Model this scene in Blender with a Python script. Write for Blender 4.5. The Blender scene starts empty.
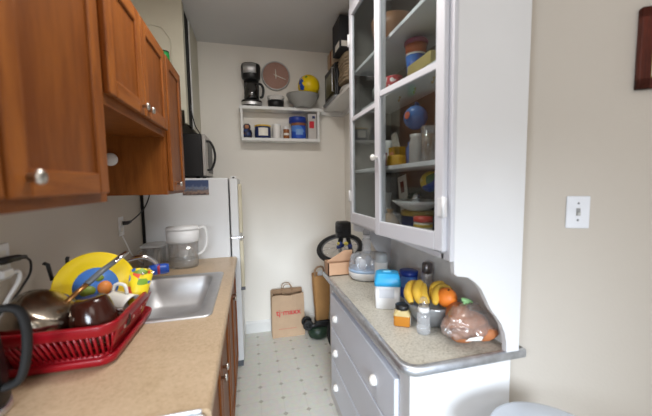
import bpy, bmesh, math, random
from mathutils import Vector, Matrix, noise
random.seed(7)
PI = math.pi
C = bpy.context.scene.collection
R = math.radians

# ------------------------------------------------------------------ materials
MATS = {}
def mat(name, col, rough=.5, metal=0., var=.06, scale=8., bump=0., bscale=60., trans=0., ior=1.45, alpha=1., coat=0., emis=0., spec=None):
    if name in MATS: return MATS[name]
    m = bpy.data.materials.new(name); m.use_nodes = True
    nt = m.node_tree; b = nt.nodes['Principled BSDF']
    b.inputs['Roughness'].default_value = rough
    b.inputs['Metallic'].default_value = metal
    b.inputs['Transmission Weight'].default_value = trans
    b.inputs['IOR'].default_value = ior
    b.inputs['Alpha'].default_value = alpha
    b.inputs['Coat Weight'].default_value = coat
    if spec is not None: b.inputs['Specular IOR Level'].default_value = spec
    tc = nt.nodes.new('ShaderNodeTexCoord')
    n = nt.nodes.new('ShaderNodeTexNoise'); n.inputs['Scale'].default_value = scale; n.inputs['Detail'].default_value = 4
    nt.links.new(tc.outputs['Object'], n.inputs['Vector'])
    r = nt.nodes.new('ShaderNodeValToRGB')
    r.color_ramp.elements[0].position = .3; r.color_ramp.elements[1].position = .7
    r.color_ramp.elements[0].color = [max(0, c*(1-var)) for c in col] + [1]
    r.color_ramp.elements[1].color = [min(1, c*(1+var)) for c in col] + [1]
    nt.links.new(n.outputs['Fac'], r.inputs['Fac'])
    nt.links.new(r.outputs['Color'], b.inputs['Base Color'])
    if bump:
        n2 = nt.nodes.new('ShaderNodeTexNoise'); n2.inputs['Scale'].default_value = bscale
        nt.links.new(tc.outputs['Object'], n2.inputs['Vector'])
        bp = nt.nodes.new('ShaderNodeBump'); bp.inputs['Strength'].default_value = bump; bp.inputs['Distance'].default_value = .01
        nt.links.new(n2.outputs['Fac'], bp.inputs['Height']); nt.links.new(bp.outputs['Normal'], b.inputs['Normal'])
    MATS[name] = m
    return m
def S(r, g, b):   # sRGB 0-255 -> linear
    f = lambda c: (c/255/12.92) if c/255 <= .04045 else ((c/255+.055)/1.055)**2.4
    return (f(r), f(g), f(b))

def wood(name, c0, c1, sc=(14, 14, 1.6), rough=.42):
    m = bpy.data.materials.new(name); m.use_nodes = True
    nt = m.node_tree; b = nt.nodes['Principled BSDF']; b.inputs['Roughness'].default_value = rough
    b.inputs['Specular IOR Level'].default_value = .25
    tc = nt.nodes.new('ShaderNodeTexCoord'); mp = nt.nodes.new('ShaderNodeMapping')
    mp.inputs['Scale'].default_value = sc
    n = nt.nodes.new('ShaderNodeTexNoise'); n.inputs['Scale'].default_value = 3; n.inputs['Detail'].default_value = 8; n.inputs['Distortion'].default_value = .6
    w = nt.nodes.new('ShaderNodeTexNoise'); w.inputs['Scale'].default_value = 22; w.inputs['Detail'].default_value = 3
    mx = nt.nodes.new('ShaderNodeMath'); mx.operation = 'MULTIPLY_ADD'; mx.inputs[1].default_value = .35
    r = nt.nodes.new('ShaderNodeValToRGB')
    r.color_ramp.elements[0].position = .45; r.color_ramp.elements[1].position = .9
    r.color_ramp.elements[0].color = (*c0, 1); r.color_ramp.elements[1].color = (*c1, 1)
    L = nt.links.new
    L(tc.outputs['Object'], mp.inputs['Vector']); L(mp.outputs['Vector'], n.inputs['Vector']); L(mp.outputs['Vector'], w.inputs['Vector'])
    L(w.outputs['Fac'], mx.inputs[0]); L(n.outputs['Fac'], mx.inputs[2]); L(mx.outputs[0], r.inputs['Fac']); L(r.outputs['Color'], b.inputs['Base Color'])
    bp = nt.nodes.new('ShaderNodeBump'); bp.inputs['Strength'].default_value = .08; L(mx.outputs[0], bp.inputs['Height']); L(bp.outputs['Normal'], b.inputs['Normal'])
    return m

def glassy(name, tint=(1, 1, 1), mixf=.12, rough=.04, op=0., opcol=(1, 1, 1), fr=.55):
    """thin clear sheet: transparent body with a clear-coat reflection, optional milky body"""
    m = bpy.data.materials.new(name); m.use_nodes = True
    nt = m.node_tree; nt.nodes.clear(); L = nt.links.new
    o = nt.nodes.new('ShaderNodeOutputMaterial')
    t = nt.nodes.new('ShaderNodeBsdfTransparent'); t.inputs['Color'].default_value = (*tint, 1)
    g = nt.nodes.new('ShaderNodeBsdfGlossy'); g.inputs['Roughness'].default_value = rough
    lw = nt.nodes.new('ShaderNodeLayerWeight'); lw.inputs['Blend'].default_value = .25
    ma = nt.nodes.new('ShaderNodeMath'); ma.operation = 'MULTIPLY_ADD'; ma.inputs[1].default_value = fr; ma.inputs[2].default_value = mixf*.35
    L(lw.outputs['Fresnel'], ma.inputs[0])
    mx = nt.nodes.new('ShaderNodeMixShader'); L(ma.outputs[0], mx.inputs[0]); L(t.outputs[0], mx.inputs[1]); L(g.outputs[0], mx.inputs[2])
    last = mx
    if op > 0:
        d = nt.nodes.new('ShaderNodeBsdfDiffuse'); d.inputs['Color'].default_value = (*opcol, 1)
        m2 = nt.nodes.new('ShaderNodeMixShader'); m2.inputs[0].default_value = op
        L(mx.outputs[0], m2.inputs[1]); L(d.outputs[0], m2.inputs[2]); last = m2
    L(last.outputs[0], o.inputs['Surface'])
    return m

def floor_mat():
    m = bpy.data.materials.new('vinyl_floor'); m.use_nodes = True
    nt = m.node_tree; b = nt.nodes['Principled BSDF']; b.inputs['Roughness'].default_value = .38
    L = nt.links.new
    tc = nt.nodes.new('ShaderNodeTexCoord'); sx = nt.nodes.new('ShaderNodeSeparateXYZ'); L(tc.outputs['Object'], sx.inputs[0])
    def M(op, a, b_=None, c=None):
        n = nt.nodes.new('ShaderNodeMath'); n.operation = op
        for i, v in enumerate((a, b_, c)):
            if v is None: continue
            if isinstance(v, (int, float)): n.inputs[i].default_value = v
            else: L(v, n.inputs[i])
        return n.outputs[0]
    def cell(o, off): return M('SUBTRACT', M('FRACT', M('ADD', M('DIVIDE', M('SUBTRACT', o, off), .15), .5)), .5)
    cx = M('ABSOLUTE', cell(sx.outputs['X'], .025)); cy = M('ABSOLUTE', cell(sx.outputs['Y'], 2.303))
    dia = M('LESS_THAN', M('ADD', cx, cy), .115)
    line = M('MULTIPLY', M('LESS_THAN', M('MINIMUM', cx, cy), .018), .16)
    f = M('MAXIMUM', dia, line)
    n = nt.nodes.new('ShaderNodeTexNoise'); n.inputs['Scale'].default_value = 30; n.inputs['Detail'].default_value = 5; L(tc.outputs['Object'], n.inputs['Vector'])
    f2 = M('MULTIPLY', f, M('ADD', n.outputs['Fac'], .35))
    mx = nt.nodes.new('ShaderNodeMix'); mx.data_type = 'RGBA'
    mx.inputs['A'].default_value = (*S(226, 226, 218), 1); mx.inputs['B'].default_value = (*S(180, 176, 164), 1)
    L(f2, mx.inputs['Factor']); 
    mm = nt.nodes.new('ShaderNodeMix'); mm.data_type = 'RGBA'; mm.blend_type = 'MULTIPLY'; mm.inputs['Factor'].default_value = .22
    L(mx.outputs['Result'], mm.inputs['A']); L(n.outputs['Color'], mm.inputs['B'])
    L(mm.outputs['Result'], b.inputs['Base Color'])
    return m

def speckle(name, base, dark, light, scale=120., rough=.45):
    m = bpy.data.materials.new(name); m.use_nodes = True
    nt = m.node_tree; b = nt.nodes['Principled BSDF']; b.inputs['Roughness'].default_value = rough; L = nt.links.new
    tc = nt.nodes.new('ShaderNodeTexCoord')
    n = nt.nodes.new('ShaderNodeTexNoise'); n.inputs['Scale'].default_value = scale; n.inputs['Detail'].default_value = 6; n.inputs['Roughness'].default_value = .7
    n2 = nt.nodes.new('ShaderNodeTexNoise'); n2.inputs['Scale'].default_value = 9; n2.inputs['Detail'].default_value = 3
    L(tc.outputs['Object'], n.inputs['Vector']); L(tc.outputs['Object'], n2.inputs['Vector'])
    a = nt.nodes.new('ShaderNodeMath'); a.operation = 'MULTIPLY_ADD'; a.inputs[1].default_value = .35; L(n2.outputs['Fac'], a.inputs[0]); L(n.outputs['Fac'], a.inputs[2])
    r = nt.nodes.new('ShaderNodeValToRGB'); e = r.color_ramp.elements
    e[0].position = .48; e[0].color = (*dark, 1); e[1].position = .9; e[1].color = (*light, 1)
    k = e.new(.66); k.color = (*base, 1)
    L(a.outputs[0], r.inputs['Fac']); L(r.outputs['Color'], b.inputs['Base Color'])
    return m

def blotch(name, cols, scale=6., rough=.45):
    """hard-edged colour patches (printed packaging, patterned plastic)"""
    m = bpy.data.materials.new(name); m.use_nodes = True
    nt = m.node_tree; b = nt.nodes['Principled BSDF']; b.inputs['Roughness'].default_value = rough; L = nt.links.new
    tc = nt.nodes.new('ShaderNodeTexCoord'); v = nt.nodes.new('ShaderNodeTexVoronoi'); v.inputs['Scale'].default_value = scale
    L(tc.outputs['Object'], v.inputs['Vector'])
    s = nt.nodes.new('ShaderNodeSeparateColor'); L(v.outputs['Color'], s.inputs[0])
    r = nt.nodes.new('ShaderNodeValToRGB'); r.color_ramp.interpolation = 'CONSTANT'; e = r.color_ramp.elements
    e[0].position = 0; e[0].color = (*cols[0], 1); e[1].position = 1/len(cols); e[1].color = (*cols[1], 1)
    for i in range(2, len(cols)):
        k = e.new(i/len(cols)); k.color = (*cols[i], 1)
    L(s.outputs[0], r.inputs['Fac']); L(r.outputs['Color'], b.inputs['Base Color'])
    return m

OAK = wood('honey_oak', S(112, 58, 18), S(152, 89, 36))
OAKH = wood('honey_oak_cross_grain', S(113, 59, 19), S(153, 90, 37), sc=(14, 1.6, 14))
OAKD = wood('oak_panel', S(106, 54, 16), S(134, 76, 28), sc=(8, 8, 1.2))
OAKS = wood('oak_side_veneer', S(120, 66, 22), S(148, 88, 36), sc=(10, 10, 1))
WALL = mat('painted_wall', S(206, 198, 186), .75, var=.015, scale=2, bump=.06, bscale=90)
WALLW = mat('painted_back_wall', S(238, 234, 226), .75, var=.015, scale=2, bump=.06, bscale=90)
CEIL = mat('painted_ceiling', S(214, 214, 214), .85, var=.02, scale=2)
TRIM = mat('white_trim', S(226, 226, 224), .45, var=.01)
CREAM = mat('cream_paint', S(200, 196, 178), .5, var=.02)
HUTCH = mat('white_cabinet_paint', S(226, 226, 228), .42, var=.015, scale=5)
HUTCHD = mat('shaded_door_paint', S(208, 208, 214), .42, var=.015, scale=5)  # hutch white darkened: shade on the aisle-facing fronts put into the colour
HUTCHF = mat('lit_drawer_paint', S(234, 240, 252), .4, var=.015, scale=5)  # hutch white lightened and blued: daylight on the drawers put into the colour
LAM = speckle('tan_laminate', S(192, 168, 138), S(176, 150, 120), S(204, 180, 152), 90, .38)
LAMEDGE = mat('laminate_edge', S(196, 168, 132), .4)
LINO = speckle('speckled_linoleum', S(188, 184, 172), S(148, 143, 130), S(206, 202, 192), 110, .5)
STEEL = mat('brushed_steel', (.68, .68, .69), .5, 1., var=.04, scale=20)
CHROME = mat('chrome', (.8, .8, .82), .12, 1., var=.02)
ALU = mat('aluminium_trim', (.66, .69, .74), .5, 1., var=.15, scale=30)
NICKEL = mat('satin_nickel', (.62, .6, .56), .3, 1., var=.03)
BLACK = mat('black_plastic', (.012, .012, .013), .4, var=.1)
BLACKM = mat('black_rubber', (.016, .016, .017), .7, var=.1)
DARK = mat('slot_shade_black', (.006, .005, .005), .9)
WHITE = mat('white_plastic', S(232, 232, 232), .35, var=.01)
FRIDGE = mat('fridge_enamel', S(222, 224, 226), .3, var=.01, bump=.05, bscale=300)
ALMOND = mat('almond_handle', S(204, 196, 172), .4)
RED = mat('red_plastic', S(152, 14, 28), .32, var=.04)
REDD = mat('dark_red_plastic', S(150, 12, 24), .36, var=.04)
YEL = mat('yellow_plastic', S(246, 212, 20), .32, var=.02)
BLUE = mat('blue_plastic', S(40, 86, 190), .35)
SKY = mat('sky_blue_plastic', S(52, 170, 226), .35, var=.02)
NAVY = mat('navy_tin', S(30, 44, 96), .35)
COFFEEBLUE = blotch('blue_coffee_print', [S(38, 84, 190), S(38, 84, 190), S(90, 140, 220), S(38, 84, 190)], 16)
KRAFT = mat('kraft_paper', S(186, 158, 130), .85, var=.05, scale=12, bump=.1, bscale=40)
KRAFTD = mat('kraft_paper_dark', S(160, 130, 102), .85, var=.06, scale=12)  # darker kraft for the bag handles and inner fold
KRAFTO = mat('orange_kraft_paper', S(190, 144, 92), .85, var=.06, scale=12, bump=.15, bscale=30)
CARD = mat('cardboard', S(206, 166, 134), .85, var=.04, scale=14)
BROWNM = mat('brown_glaze', S(58, 26, 18), .15, var=.1)
CERAM = mat('white_ceramic', S(236, 234, 230), .2, var=.01)
GREYC = mat('grey_stoneware', S(150, 150, 146), .35, var=.08)
HANDLEG = mat('grey_handle', S(100, 104, 108), .4)
GREEN = mat('green_plastic', S(30, 130, 60), .35)
DGREEN = mat('dark_green_plastic', S(34, 54, 40), .4)
ORANGE = mat('orange_peel', S(236, 130, 44), .45, var=.06, scale=20, bump=.15, bscale=120)
BANANA = mat('banana_skin', S(222, 180, 66), .45, var=.08, scale=18)
BANTIP = mat('banana_tip', S(70, 52, 24), .7)
HONEY = mat('honey', S(190, 122, 34), .12, var=.04, coat=.5)
LABELW = mat('paper_label', S(236, 232, 222), .6)
LABELR = mat('red_print', S(206, 36, 52), .6)
LABELY = mat('yellow_band', S(226, 190, 70), .5)
BREAD = mat('bread_crust', S(178, 112, 70), .6, var=.25, scale=14, bump=.2, bscale=50)
PEACH = mat('peach_label', S(226, 150, 110), .5)
AMBER = mat('amber_spice', S(150, 88, 40), .4)
GLASS = glassy('window_glass', (.84, .87, .87), .05, .03, fr=.2)
CLEAR = glassy('clear_plastic', (.985, .99, .995), .2, .08, op=.07, opcol=(1, 1, 1), fr=.4)
BOTTLE = glassy('bottle_plastic', (.96, .97, .985), .25, .1, op=.2, opcol=(.95, .97, 1), fr=.45)
MILKY = glassy('milky_plastic', (.96, .975, .99), .2, .15, op=.45, opcol=(1, 1, 1))
CELLO = glassy('cellophane', (.98, .97, .96), .5, .16, op=.13, opcol=(.92, .86, .82))
WATER = glassy('water', (.96, .97, .96), .2, .02, op=.14, opcol=(.95, .96, .94), fr=.3)
DKGLASS = glassy('dark_glass', (.25, .25, .25), .5, .04, op=.35, opcol=(.03, .03, .03))
STAINED = mat('tarnished_steel', (.42, .36, .29), .22, 1., var=.35, scale=7)
FRAMEW = wood('dark_red_wood', S(56, 20, 12), S(92, 38, 24), sc=(18, 18, 2))
GOLD = mat('gold_lip', S(190, 160, 80), .4)
CLOCKF = mat('clock_face', S(168, 130, 116), .6, var=.05)
WICKER = mat('wicker', S(150, 132, 108), .8, var=.3, scale=40, bump=.5, bscale=80)
TOWEL = mat('white_bag_plastic', S(220, 224, 230), .5)

# ------------------------------------------------------------------ geometry helpers
def nb(): return bmesh.new()
def xf(bm, verts, M):
    if M is not None: bmesh.ops.transform(bm, matrix=M, verts=verts)
def box(bm, x0, x1, y0, y1, z0, z1, bev=0., mi=0, seg=2, M=None):
    g = bmesh.ops.create_cube(bm, size=1)
    vs = g['verts']
    for v in vs:
        v.co = Vector(((x0+x1)/2+v.co.x*(x1-x0), (y0+y1)/2+v.co.y*(y1-y0), (z0+z1)/2+v.co.z*(z1-z0)))
    fs = list({f for v in vs for f in v.link_faces})
    if bev > 0:
        es = list({e for v in vs for e in v.link_edges})
        r = bmesh.ops.bevel(bm, geom=es, offset=bev, segments=seg, affect='EDGES', profile=.5)
        fs = list({f for f in r['faces']} | {f for f in fs if f.is_valid}); vs = list({v for f in fs for v in f.verts})
        # pick up every face of this island
        st = list(vs); seen = set(vs)
        while st:
            v = st.pop()
            for e in v.link_edges:
                o = e.other_vert(v)
                if o not in seen: seen.add(o); st.append(o)
        vs = list(seen); fs = list({f for v in vs for f in v.link_faces})
    for f in fs: f.material_index = mi
    xf(bm, vs, M)
    return vs
def lathe(bm, prof, c=(0, 0, 0), seg=28, mi=0, M=None, sx=1., sy=1., cap0=True, cap1=True):
    rings = []
    for r, z in prof:
        if r < 1e-5: rings.append([bm.verts.new((0, 0, z))])
        else: rings.append([bm.verts.new((r*math.cos(2*PI*i/seg)*sx, r*math.sin(2*PI*i/seg)*sy, z)) for i in range(seg)])
    fs = []
    for a, b in zip(rings, rings[1:]):
        for i in range(seg):
            j = (i+1) % seg
            if len(a) == 1 and len(b) == 1: continue
            if len(a) == 1: fs.append(bm.faces.new((a[0], b[i], b[j])))
            elif len(b) == 1: fs.append(bm.faces.new((a[i], a[j], b[0])))
            else: fs.append(bm.faces.new((a[i], a[j], b[j], b[i])))
    if cap0 and len(rings[0]) > 1: fs.append(bm.faces.new(list(reversed(rings[0]))))
    if cap1 and len(rings[-1]) > 1: fs.append(bm.faces.new(rings[-1]))
    for f in fs: f.material_index = mi; f.smooth = True
    vs = [v for r in rings for v in r]
    if M is not None: xf(bm, vs, M)
    bmesh.ops.translate(bm, vec=Vector(c), verts=vs)
    return vs
def axisM(d):
    return Vector(d).to_track_quat('Z', 'Y').to_matrix().to_4x4()
def cyl(bm, p0, p1, r0, r1=None, seg=16, mi=0):
    r1 = r0 if r1 is None else r1
    p0, p1 = Vector(p0), Vector(p1); d = p1-p0
    return lathe(bm, [(r0, 0), (r1, d.length)], p0, seg, mi, axisM(d))
def smoothpts(pts, n=6, closed=False):
    P = [Vector(p) for p in pts]; out = []; k = len(P)
    rng = range(k if closed else k-1)
    for i in rng:
        g = (lambda j: P[j % k]) if closed else (lambda j: P[max(0, min(k-1, j))])
        p0, p1, p2, p3 = g(i-1), g(i), g(i+1), g(i+2)
        for s in range(n):
            t = s/n
            out.append(.5*((2*p1)+(p2-p0)*t+(2*p0-5*p1+4*p2-p3)*t*t+(3*p1-p0-3*p2+p3)*t**3))
    if not closed: out.append(P[-1])
    return out
def tube(bm, pts, r, seg=10, closed=False, mi=0, smooth=0, flat=1.):
    P = smoothpts(pts, smooth, closed) if smooth else [Vector(p) for p in pts]
    n = len(P); rings = []; up = None
    for i in range(n):
        t = (P[(i+1) % n]-P[i-1]) if closed else (P[min(n-1, i+1)]-P[max(0, i-1)])
        t.normalize()
        if up is None:
            up = Vector((0, 0, 1)) if abs(t.z) < .9 else Vector((1, 0, 0))
        s = t.cross(up).normalized(); up = s.cross(t).normalized()
        rr = r[min(len(r)-1, int(i*len(r)/n))] if isinstance(r, (list, tuple)) else r
        rings.append([bm.verts.new(P[i]+s*math.cos(2*PI*k/seg)*rr+up*math.sin(2*PI*k/seg)*rr*flat) for k in range(seg)])
    fs = []
    for i in range(n if closed else n-1):
        a, b = rings[i], rings[(i+1) % n]
        for k in range(seg):
            l = (k+1) % seg; fs.append(bm.faces.new((a[k], a[l], b[l], b[k])))
    if not closed:
        fs.append(bm.faces.new(list(reversed(rings[0])))); fs.append(bm.faces.new(rings[-1]))
    for f in fs: f.material_index = mi; f.smooth = True
    return [v for q in rings for v in q]
def ball(bm, c, r, mi=0, M=None, u=20, v=14):
    if not isinstance(r, (tuple, list)): r = (r, r, r)
    g = bmesh.ops.create_uvsphere(bm, u_segments=u, v_segments=v, radius=1)
    for w in g['verts']: w.co = Vector((w.co.x*r[0], w.co.y*r[1], w.co.z*r[2]))
    for f in {f for w in g['verts'] for f in w.link_faces}: f.material_index = mi; f.smooth = True
    xf(bm, g['verts'], M); bmesh.ops.translate(bm, vec=Vector(c), verts=g['verts'])
    return g['verts']
def prism(bm, poly, axis, a, b, mi=0):
    """poly: 2-D points in the plane perpendicular to axis"""
    def p(q, h):
        return {'X': (h, q[0], q[1]), 'Y': (q[0], h, q[1]), 'Z': (q[0], q[1], h)}[axis]
    A = [bm.verts.new(p(q, a)) for q in poly]; B = [bm.verts.new(p(q, b)) for q in poly]
    fs = [bm.faces.new(A), bm.faces.new(B)]
    n = len(poly)
    for i in range(n): fs.append(bm.faces.new((A[i], A[(i+1) % n], B[(i+1) % n], B[i])))
    for f in fs: f.material_index = mi
    bmesh.ops.recalc_face_normals(bm, faces=fs)
    return A+B
def rrect(x0, x1, y0, y1, r, n=5):
    o = []
    for cx, cy, a in ((x1-r, y1-r, 0), (x0+r, y1-r, 90), (x0+r, y0+r, 180), (x1-r, y0+r, 270)):
        for i in range(n+1):
            t = R(a+90*i/n); o.append((cx+r*math.cos(t), cy+r*math.sin(t)))
    return o
def loft(bm, loops, cap0=False, cap1=False, mi=0, smooth=True):
    V = [[bm.verts.new(p) for p in l] for l in loops]; fs = []
    for a, b in zip(V, V[1:]):
        n = len(a)
        for i in range(n): fs.append(bm.faces.new((a[i], a[(i+1) % n], b[(i+1) % n], b[i])))
    if cap0: fs.append(bm.faces.new(list(reversed(V[0]))))
    if cap1: fs.append(bm.faces.new(V[-1]))
    for f in fs: f.material_index = mi; f.smooth = smooth
    return [v for l in V for v in l]
def rr3(x0, x1, y0, y1, r, z, n=5): return [(p[0], p[1], z) for p in rrect(x0, x1, y0, y1, r, n)]

# ------------------------------------------------------------------ object helpers
def root_loc(o):
    while o is not None:
        if o.get('_base') is not None: return Vector(o['_base'])
        o = o.parent
    return Vector((0, 0, 0))
def setl(o, label, cat, group=None):
    if label: o['label'] = label
    if cat: o['category'] = cat
    if group: o['group'] = group
    return o
BASES = {}
def thing(name, label, cat, loc, group=None):
    o = bpy.data.objects.new(name, None); o.empty_display_size = .03; C.objects.link(o); o.location = loc
    BASES[o] = Vector(loc)
    return setl(o, label, cat, group)
def finish(name, bm, m, off, auto=True):
    bmesh.ops.recalc_face_normals(bm, faces=bm.faces[:])
    bmesh.ops.translate(bm, vec=-off, verts=bm.verts[:])
    me = bpy.data.meshes.new(name); bm.to_mesh(me); bm.free()
    for x in (m if isinstance(m, (list, tuple)) else [m]): me.materials.append(x)
    return me
def part(name, bm, m, parent, label=None):
    """mesh built in world space, stored in the local space of its thing"""
    r = parent
    while r.parent is not None: r = r.parent
    me = finish(name, bm, m, BASES[r])
    o = bpy.data.objects.new(name, me); C.objects.link(o); o.parent = parent
    if label: o['label'] = label
    return o
def solo(name, bm, m, label, cat, loc, group=None):
    me = finish(name, bm, m, Vector(loc)); o = bpy.data.objects.new(name, me); C.objects.link(o); o.location = loc
    BASES[o] = Vector(loc)
    return setl(o, label, cat, group)
def struct(name, bm, m):
    me = finish(name, bm, m, Vector((0, 0, 0))); o = bpy.data.objects.new(name, me); C.objects.link(o); o['kind'] = 'structure'
    BASES[o] = Vector((0, 0, 0)); return o
def B(*a, **k):
    bm = nb(); box(bm, *a, **k); return bm
def copy_tree(o, loc, label=None, group=None):
    c = o.copy(); C.objects.link(c); c.location = loc
    if label: c['label'] = label
    if group: c['group'] = group
    for ch in list(o.children):
        d = ch.copy(); C.objects.link(d); d.parent = c
        for g in list(ch.children):
            e = g.copy(); C.objects.link(e); e.parent = d
    return c

# ------------------------------------------------------------------ camera
F, H, YAW, PIT, ROL = 305.2, 1.4694, .2434, .0827, -.0148
cy, sy, cp, sp, cr, sr = math.cos(YAW), math.sin(YAW), math.cos(PIT), math.sin(PIT), math.cos(ROL), math.sin(ROL)
rt = Vector((cy, -sy, 0)); dn = Vector((-sy*sp, -cy*sp, -cp)); fw = Vector((sy*cp, cy*cp, -sp))
R2 = cr*rt-sr*dn; D2 = sr*rt+cr*dn
cam = bpy.data.cameras.new('camera'); cam.sensor_width = 36; cam.lens = F/652*36; cam.clip_start = .02
co = bpy.data.objects.new('camera', cam); C.objects.link(co)
m4 = Matrix.Identity(4)
for i in range(3):
    m4[i][0] = R2[i]; m4[i][1] = -D2[i]; m4[i][2] = -fw[i]
m4[2][3] = H
co.matrix_world = m4
cam.dof.use_dof = True; cam.dof.focus_distance = 1.9; cam.dof.aperture_fstop = 1.5
bpy.context.scene.camera = co

# ------------------------------------------------------------------ room shell
YB, ZC = 3.008, 2.736
struct('floor', B(-2.4, 2.6, -1.6, 3.1, -.05, 0), floor_mat())
struct('ceiling', B(-2.4, 2.6, -1.6, 3.1, ZC, ZC+.05), CEIL)
struct('wall_back', B(-.82, 1.02, YB, YB+.06, 0, ZC), WALLW)
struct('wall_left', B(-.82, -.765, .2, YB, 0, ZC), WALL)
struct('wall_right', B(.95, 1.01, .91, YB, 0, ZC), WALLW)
WD = Vector((.883, -.469, 0)).normalized(); WP = Vector((.93, .90, 0)); WN = Vector((-.469, -.883, 0)).normalized()
MW = Matrix(((WD.x, -WN.x, 0, WP.x), (WD.y, -WN.y, 0, WP.y), (0, 0, 1, 0), (0, 0, 0, 1)))   # local x along the wall, -y out of the wall
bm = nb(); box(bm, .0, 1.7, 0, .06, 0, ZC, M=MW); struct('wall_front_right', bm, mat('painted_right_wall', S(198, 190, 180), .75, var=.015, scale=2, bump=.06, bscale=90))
bm = nb(); prism(bm, [(YB-.016, 0), (YB-.016, .10), (YB-.008, .115), (YB, .12), (YB, 0)], 'X', -.08, .95); struct('baseboard_back', bm, TRIM)
bm = nb(); box(bm, .02, 1.7, -.015, -.001, 0, .12, .004, M=MW); struct('baseboard_right', bm, TRIM)

# old built-in closet above the fridge: near face with a raised arch, long door beside a flush black strip, the gap's shade put into colour
bm = nb(); box(bm, -.762, -.425, 2.36, YB-.004, 1.99, ZC-.004)
cl = struct('trim_1', bm, CREAM)
def tpart(name, bm, m): return part(name, bm, m, cl)
bm = nb(); box(bm, -.425, -.41, 2.36, 2.432, 1.90, ZC-.004); tpart('jamb', bm, CREAM)
bm = nb(); box(bm, -.425, -.4095, 2.432, 2.575, 1.90, 2.70); tpart('slot_shade_strip', bm, DARK)
bm = nb(); box(bm, -.425, -.405, 2.575, 2.62, 1.90, 2.71, .003); tpart('edge_strip', bm, TRIM)
bm = nb(); box(bm, -.425, -.41, 2.62, YB-.004, 1.90, ZC-.004); tpart('door_panel', bm, CREAM)
bm = nb(); tube(bm, [(-.71, 2.358, 2.2), (-.71, 2.358, 2.46), (-.66, 2.358, 2.53), (-.6, 2.358, 2.545), (-.54, 2.358, 2.53), (-.49, 2.358, 2.46), (-.49, 2.358, 2.2)], .0065, 6, flat=.5); tpart('arch_moulding', bm, CREAM)
bm = nb(); box(bm, -.41, -.398, 2.47, 2.50, 2.02, 2.06, .003); tpart('latch', bm, BLACK)

# ------------------------------------------------------------------ left run: base cabinets, worktop, sink
def knob_x(bm, x, y, z, r=.014, l=.024, s=1):
    M = axisM((s, 0, 0))
    lathe(bm, [(r*.45, 0), (r*.38, l*.45), (r*.8, l*.55), (r, l*.75), (r*.8, l*.97), (0, l)], (x, y, z), 16, 0, M)
def cab_door(parent, X, y0, y1, z0, z1, th=.019, st=.05, knob=None, s=1, mats=(OAK, OAKH, OAKD)):
    """frame-and-panel door facing +X (s=1)"""
    bm = nb()
    xa, xb = (X-th, X) if s > 0 else (X, X+th)
    box(bm, xa, xb, y0, y0+st, z0, z1, .004); box(bm, xa, xb, y1-st, y1, z0, z1, .004)
    box(bm, xa, xb, y0+st, y1-st, z0, z0+st, .004, 1); box(bm, xa, xb, y0+st, y1-st, z1-st, z1, .004, 1)
    box(bm, xa, xb-.008, y0+st-.002, y1-st+.002, z0+st-.002, z1-st+.002, 0, 2)
    d = part('door', bm, list(mats), parent)
    if knob:
        k = nb(); knob_x(k, X, knob[0], knob[1]); part('knob', k, NICKEL, d)
    return d
def base_cab(y0, y1, label):
    t = thing('base_cabinet', label, 'cabinet', (-.45, (y0+y1)/2, 0), 'wooden cabinets under the worktop')
    bm = nb(); box(bm, -.76, -.165, y0, y1, .1, .74); box(bm, -.76, -.165, *((y0, y0+.016) if y0 < 1.2 else (y1-.016, y1)), .74, .871); box(bm, -.76, -.22, y0, y1, 0, .1); part('carcass', bm, OAKS, t)
    bm = nb()
    for a, b in ((y0, y0+.035), (y1-.035, y1), ((y0+y1)/2-.02, (y0+y1)/2+.02)): box(bm, -.165, -.148, a, b, .1, .872)
    box(bm, -.165, -.148, y0, y1, .82, .872, 0, 1); box(bm, -.165, -.148, y0, y1, .1, .13, 0, 1)
    part('face_frame', bm, [OAK, OAKH], t)
    m = (y0+y1)/2
    cab_door(t, -.129, y0+.02, m-.008, .12, .835, .019, .05, (m-.035, .74))
    cab_door(t, -.129, m+.008, y1-.02, .12, .835, .019, .05, (m+.035, .74))
    return t
base_cab(.79, 1.605, 'honey oak base cabinet nearest the stove, below the dish rack')
base_cab(1.61, 2.425, 'honey oak base cabinet beside the fridge, below the far end of the sink')

t = thing('worktop', 'tan laminate worktop with rounded front edge holding the dish rack and sink', 'countertop', (-.45, 1.6, .872))
bm = nb()
sx0, sx1, sy0, sy1 = -.69, -.19, 1.36, 1.99
prof = [(-.19, .872), (-.122, .872), (-.115, .877), (-.113, .888), (-.115, .902), (-.122, .909), (-.13, .91), (-.19, .91)]
prism(bm, prof, 'Y', .775, 2.428)
box(bm, -.765, sx0, .775, 2.428, .872, .91); box(bm, sx0, sx1, .775, sy0, .872, .91); box(bm, sx0, sx1, sy1, 2.428, .872, .91)
part('top', bm, LAM, t)
bm = nb(); box(bm, -.765, -.747, .775, 2.428, .91, 1.0, .004); part('backsplash', bm, LAM, t)
bm = nb(); box(bm, -.6, -.135, .7675, .775, .872, .913, .003); part('end_strip', bm, ALU, t)

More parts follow.
